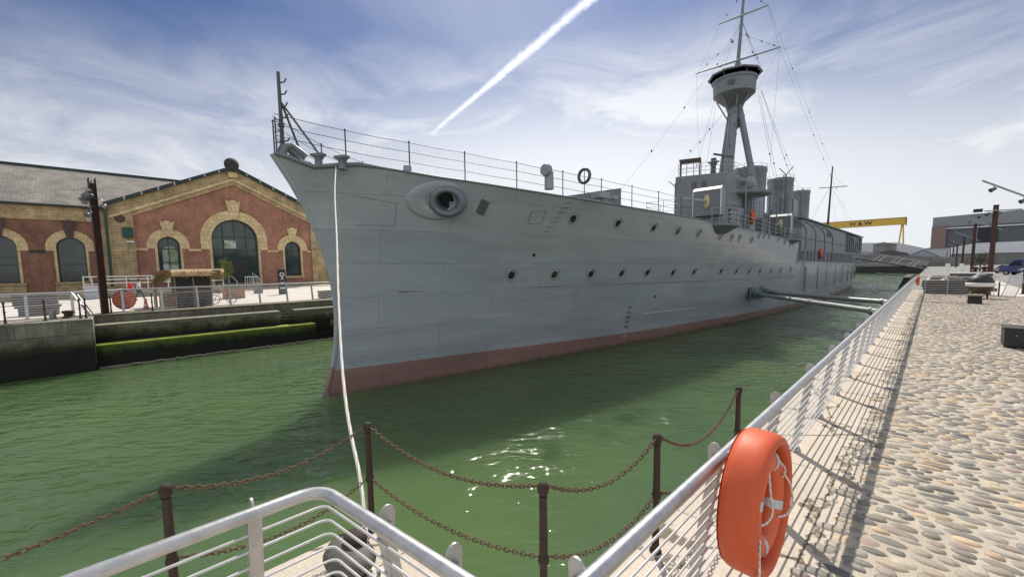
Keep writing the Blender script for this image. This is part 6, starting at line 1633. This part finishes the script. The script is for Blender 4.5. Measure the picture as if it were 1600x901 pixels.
M['hoarding2']=plain('grey batten',(.17,.165,.16),.8,0,.2,1,bmp=0,world=True); M['jetty']=plain('dark green jetty timber',(.02,.03,.02),.8,0,.4,.8,world=True); M['moss2']=plain('mossy kerb',(.09,.10,.045),.85,0,.3,1,world=True)
dock_end()
def gangway():
    t=thing('gangway',(-7,112,1),'pale steel truss gangway from the ship aft deck to the quay','gangway'); A=Vector((-12.4,110,3.4)); B_=Vector((-1.2,128,.6))
    d=B_-A; s=Vector((d.y,-d.x,0)).normalized()*.6
    for sg in (-1,1):
        for h in (0,1.5):
            b=MB(); b.bar(A+s*sg+Vector((0,0,h)),B_+s*sg+Vector((0,0,h)),.12,.12); b.build('chord',M['shiplight'],t)
        n=9; b=MB()
        for k in range(n):
            p=A+d*(k/n)+s*sg; q=A+d*((k+1)/n)+s*sg; e=Vector((0,0,1.5))
            b.bar(p,p+e,.07,.07); b.bar(*( (p,q+e) if k%2 else (p+e,q)),.06,.06)
        b.build('diagonal',M['shiplight'],t)
    b=MB(); b.add([A-s,A+s,B_+s,B_-s],[(0,1,2,3)]); b.build('walkway',M['concrete2'],t)
    t=thing('mooring_line',(-6,120,0),'dark mooring line from the ship stern to the quay','rope'); b=MB(); P=[]
    for k in range(21):
        u=k/20; P.append(Vector((-12.6,124,1.2)).lerp(Vector((-1.9,76,.5)),u)-Vector((0,0,2.0*u*(1-u))))
    b.tube(P,.09,6); b.build('line',M['black'],t)
gangway()
def vehicle_body(b,prof,w,mi=0):
    """prof: (x,z) outline along the length"""
    b.prism([(x,-w/2,z) for x,z in prof],(0,w,0),mi)
def vehicle(loc,rz,kind,label):
    t=thing('parked_'+kind,(0,0,0),label,kind,'vehicles parked beside the quay road')
    if kind=='van':
        L,w=5.2,1.95; prof=[(-2.6,.45),(2.55,.45),(2.62,.8),(2.55,1.15),(1.75,1.35),(1.1,2.3),(.8,2.42),(-2.45,2.45),(-2.6,2.2)]; m=M['bluepaint']
        win=[(.98,2.2),(1.6,1.42),(.15,1.42),(.15,2.2)]; wh=(-1.7,1.75); r=.36
    else:
        L,w=4.1,1.75; prof=[(-2.0,.35),(2.0,.35),(2.08,.6),(1.95,.85),(1.05,.98),(.35,1.45),(-1.2,1.48),(-1.9,1.0),(-2.05,.7)]; m=M['silver']
        win=[(.35,1.4),(.95,.98),(-1.65,.98),(-1.15,1.42)]; wh=(-1.25,1.3); r=.31
    b=MB(); vehicle_body(b,prof,w); body=b.build('body',m,t,bevel=.06)
    for s in (-1,1):
        b=MB(); b.add([(x,s*(w/2+.004),z) for x,z in win],[tuple(range(4)) if s<0 else (3,2,1,0)]); b.build('side_window',M['windscreen'],t)
    b=MB()
    if kind=='van': b.add([(1.74,-w/2+.12,1.385),(1.74,w/2-.12,1.385),(1.13,w/2-.18,2.28),(1.13,-w/2+.18,2.28)],[(0,1,2,3)])
    else: b.add([(1.05,-w/2+.12,1.0),(1.05,w/2-.12,1.0),(.38,w/2-.18,1.45),(.38,-w/2+.18,1.45)],[(0,1,2,3)])
    o=b.build('windscreen',M['windscreen'],t); o.location=(.012,0,.012)
    for x in wh:
        for s in (-1,1):
            b=MB(); b.lathe([(r*.6,-.11),(r,-.1),(r,.1),(r*.6,.11)],(x,s*(w/2-.06),r),18,RX(pi/2)); wv=b.build('wheel',M['tyre'],t)
            b=MB(); b.lathe([(r*.58,.115*-s),(.001,.12*-s)],(x,s*(w/2-.06),r),12,RX(pi/2)); b.build('rim',M['silver'],wv)
    for s in (-1,1):
        b=MB(); b.sphere((prof[2][0]-.02,s*(w/2-.25),prof[2][1]+.05),.13,10,(.5,1.4,.8)); b.build('headlight',M['white'],t)
    b=MB(); b.box((2.05 if kind!='van' else 2.6,0,.5),(.1,w*.9,.18)); b.build('bumper',M['black'],t)
    if kind=='van':
        for s in (-1,1):
            b=MB(); b.prism([(-2.4,s*(w/2+.003),.75),(.6,s*(w/2+.003),.75),(-.3,s*(w/2+.003),1.3),(-2.4,s*(w/2+.003),1.1)],(0,s*.004,0)); b.build('side_stripe',M['white'],t)
    t.location=loc; t.rotation_euler=(0,0,rz); return t
vehicle((10.0,100,0),radians(150),'van','blue and white van parked at the right edge beyond the lamp posts')
vehicle((8.9,112,0),radians(160),'car','silver car parked left of the blue van')
b=MB(); tag(b.bbox((10,92,0),(30,93,.3)).build('pale_kerb',M['ledgetop']),'pale low kerb in front of the parked van','kerb')
def bush(x,y,z,r,label):
    t=thing('round_tree',(x,y,0),label,'tree'); rng=random.Random(int(x*10)); b=MB(); b.tube([(x,y,0),(x,y,z)],[.12,.07],6); b.build('trunk',M['corten'],t); b=MB()
    for k in range(700):
        p=Vector((x,y,z))+Vector((rng.gauss(0,r*.5),rng.gauss(0,r*.5),rng.gauss(0,r*.35))); a=Vector((rng.gauss(0,1),rng.gauss(0,1),rng.gauss(0,1))).normalized()*.12; c=a.orthogonal().normalized()*.08; b.add([p-a,p+c,p+a,p-c],[(0,1,2,3)])
    b.build('crown',M['leafdark'],t)
M['leafdark']=plain('dark leaves',(.03,.04,.018),.7,0,.4,2,bmp=0)
bush(6.2,118,2.6,1.5,'small dark tree behind the lamp posts under the canopy')
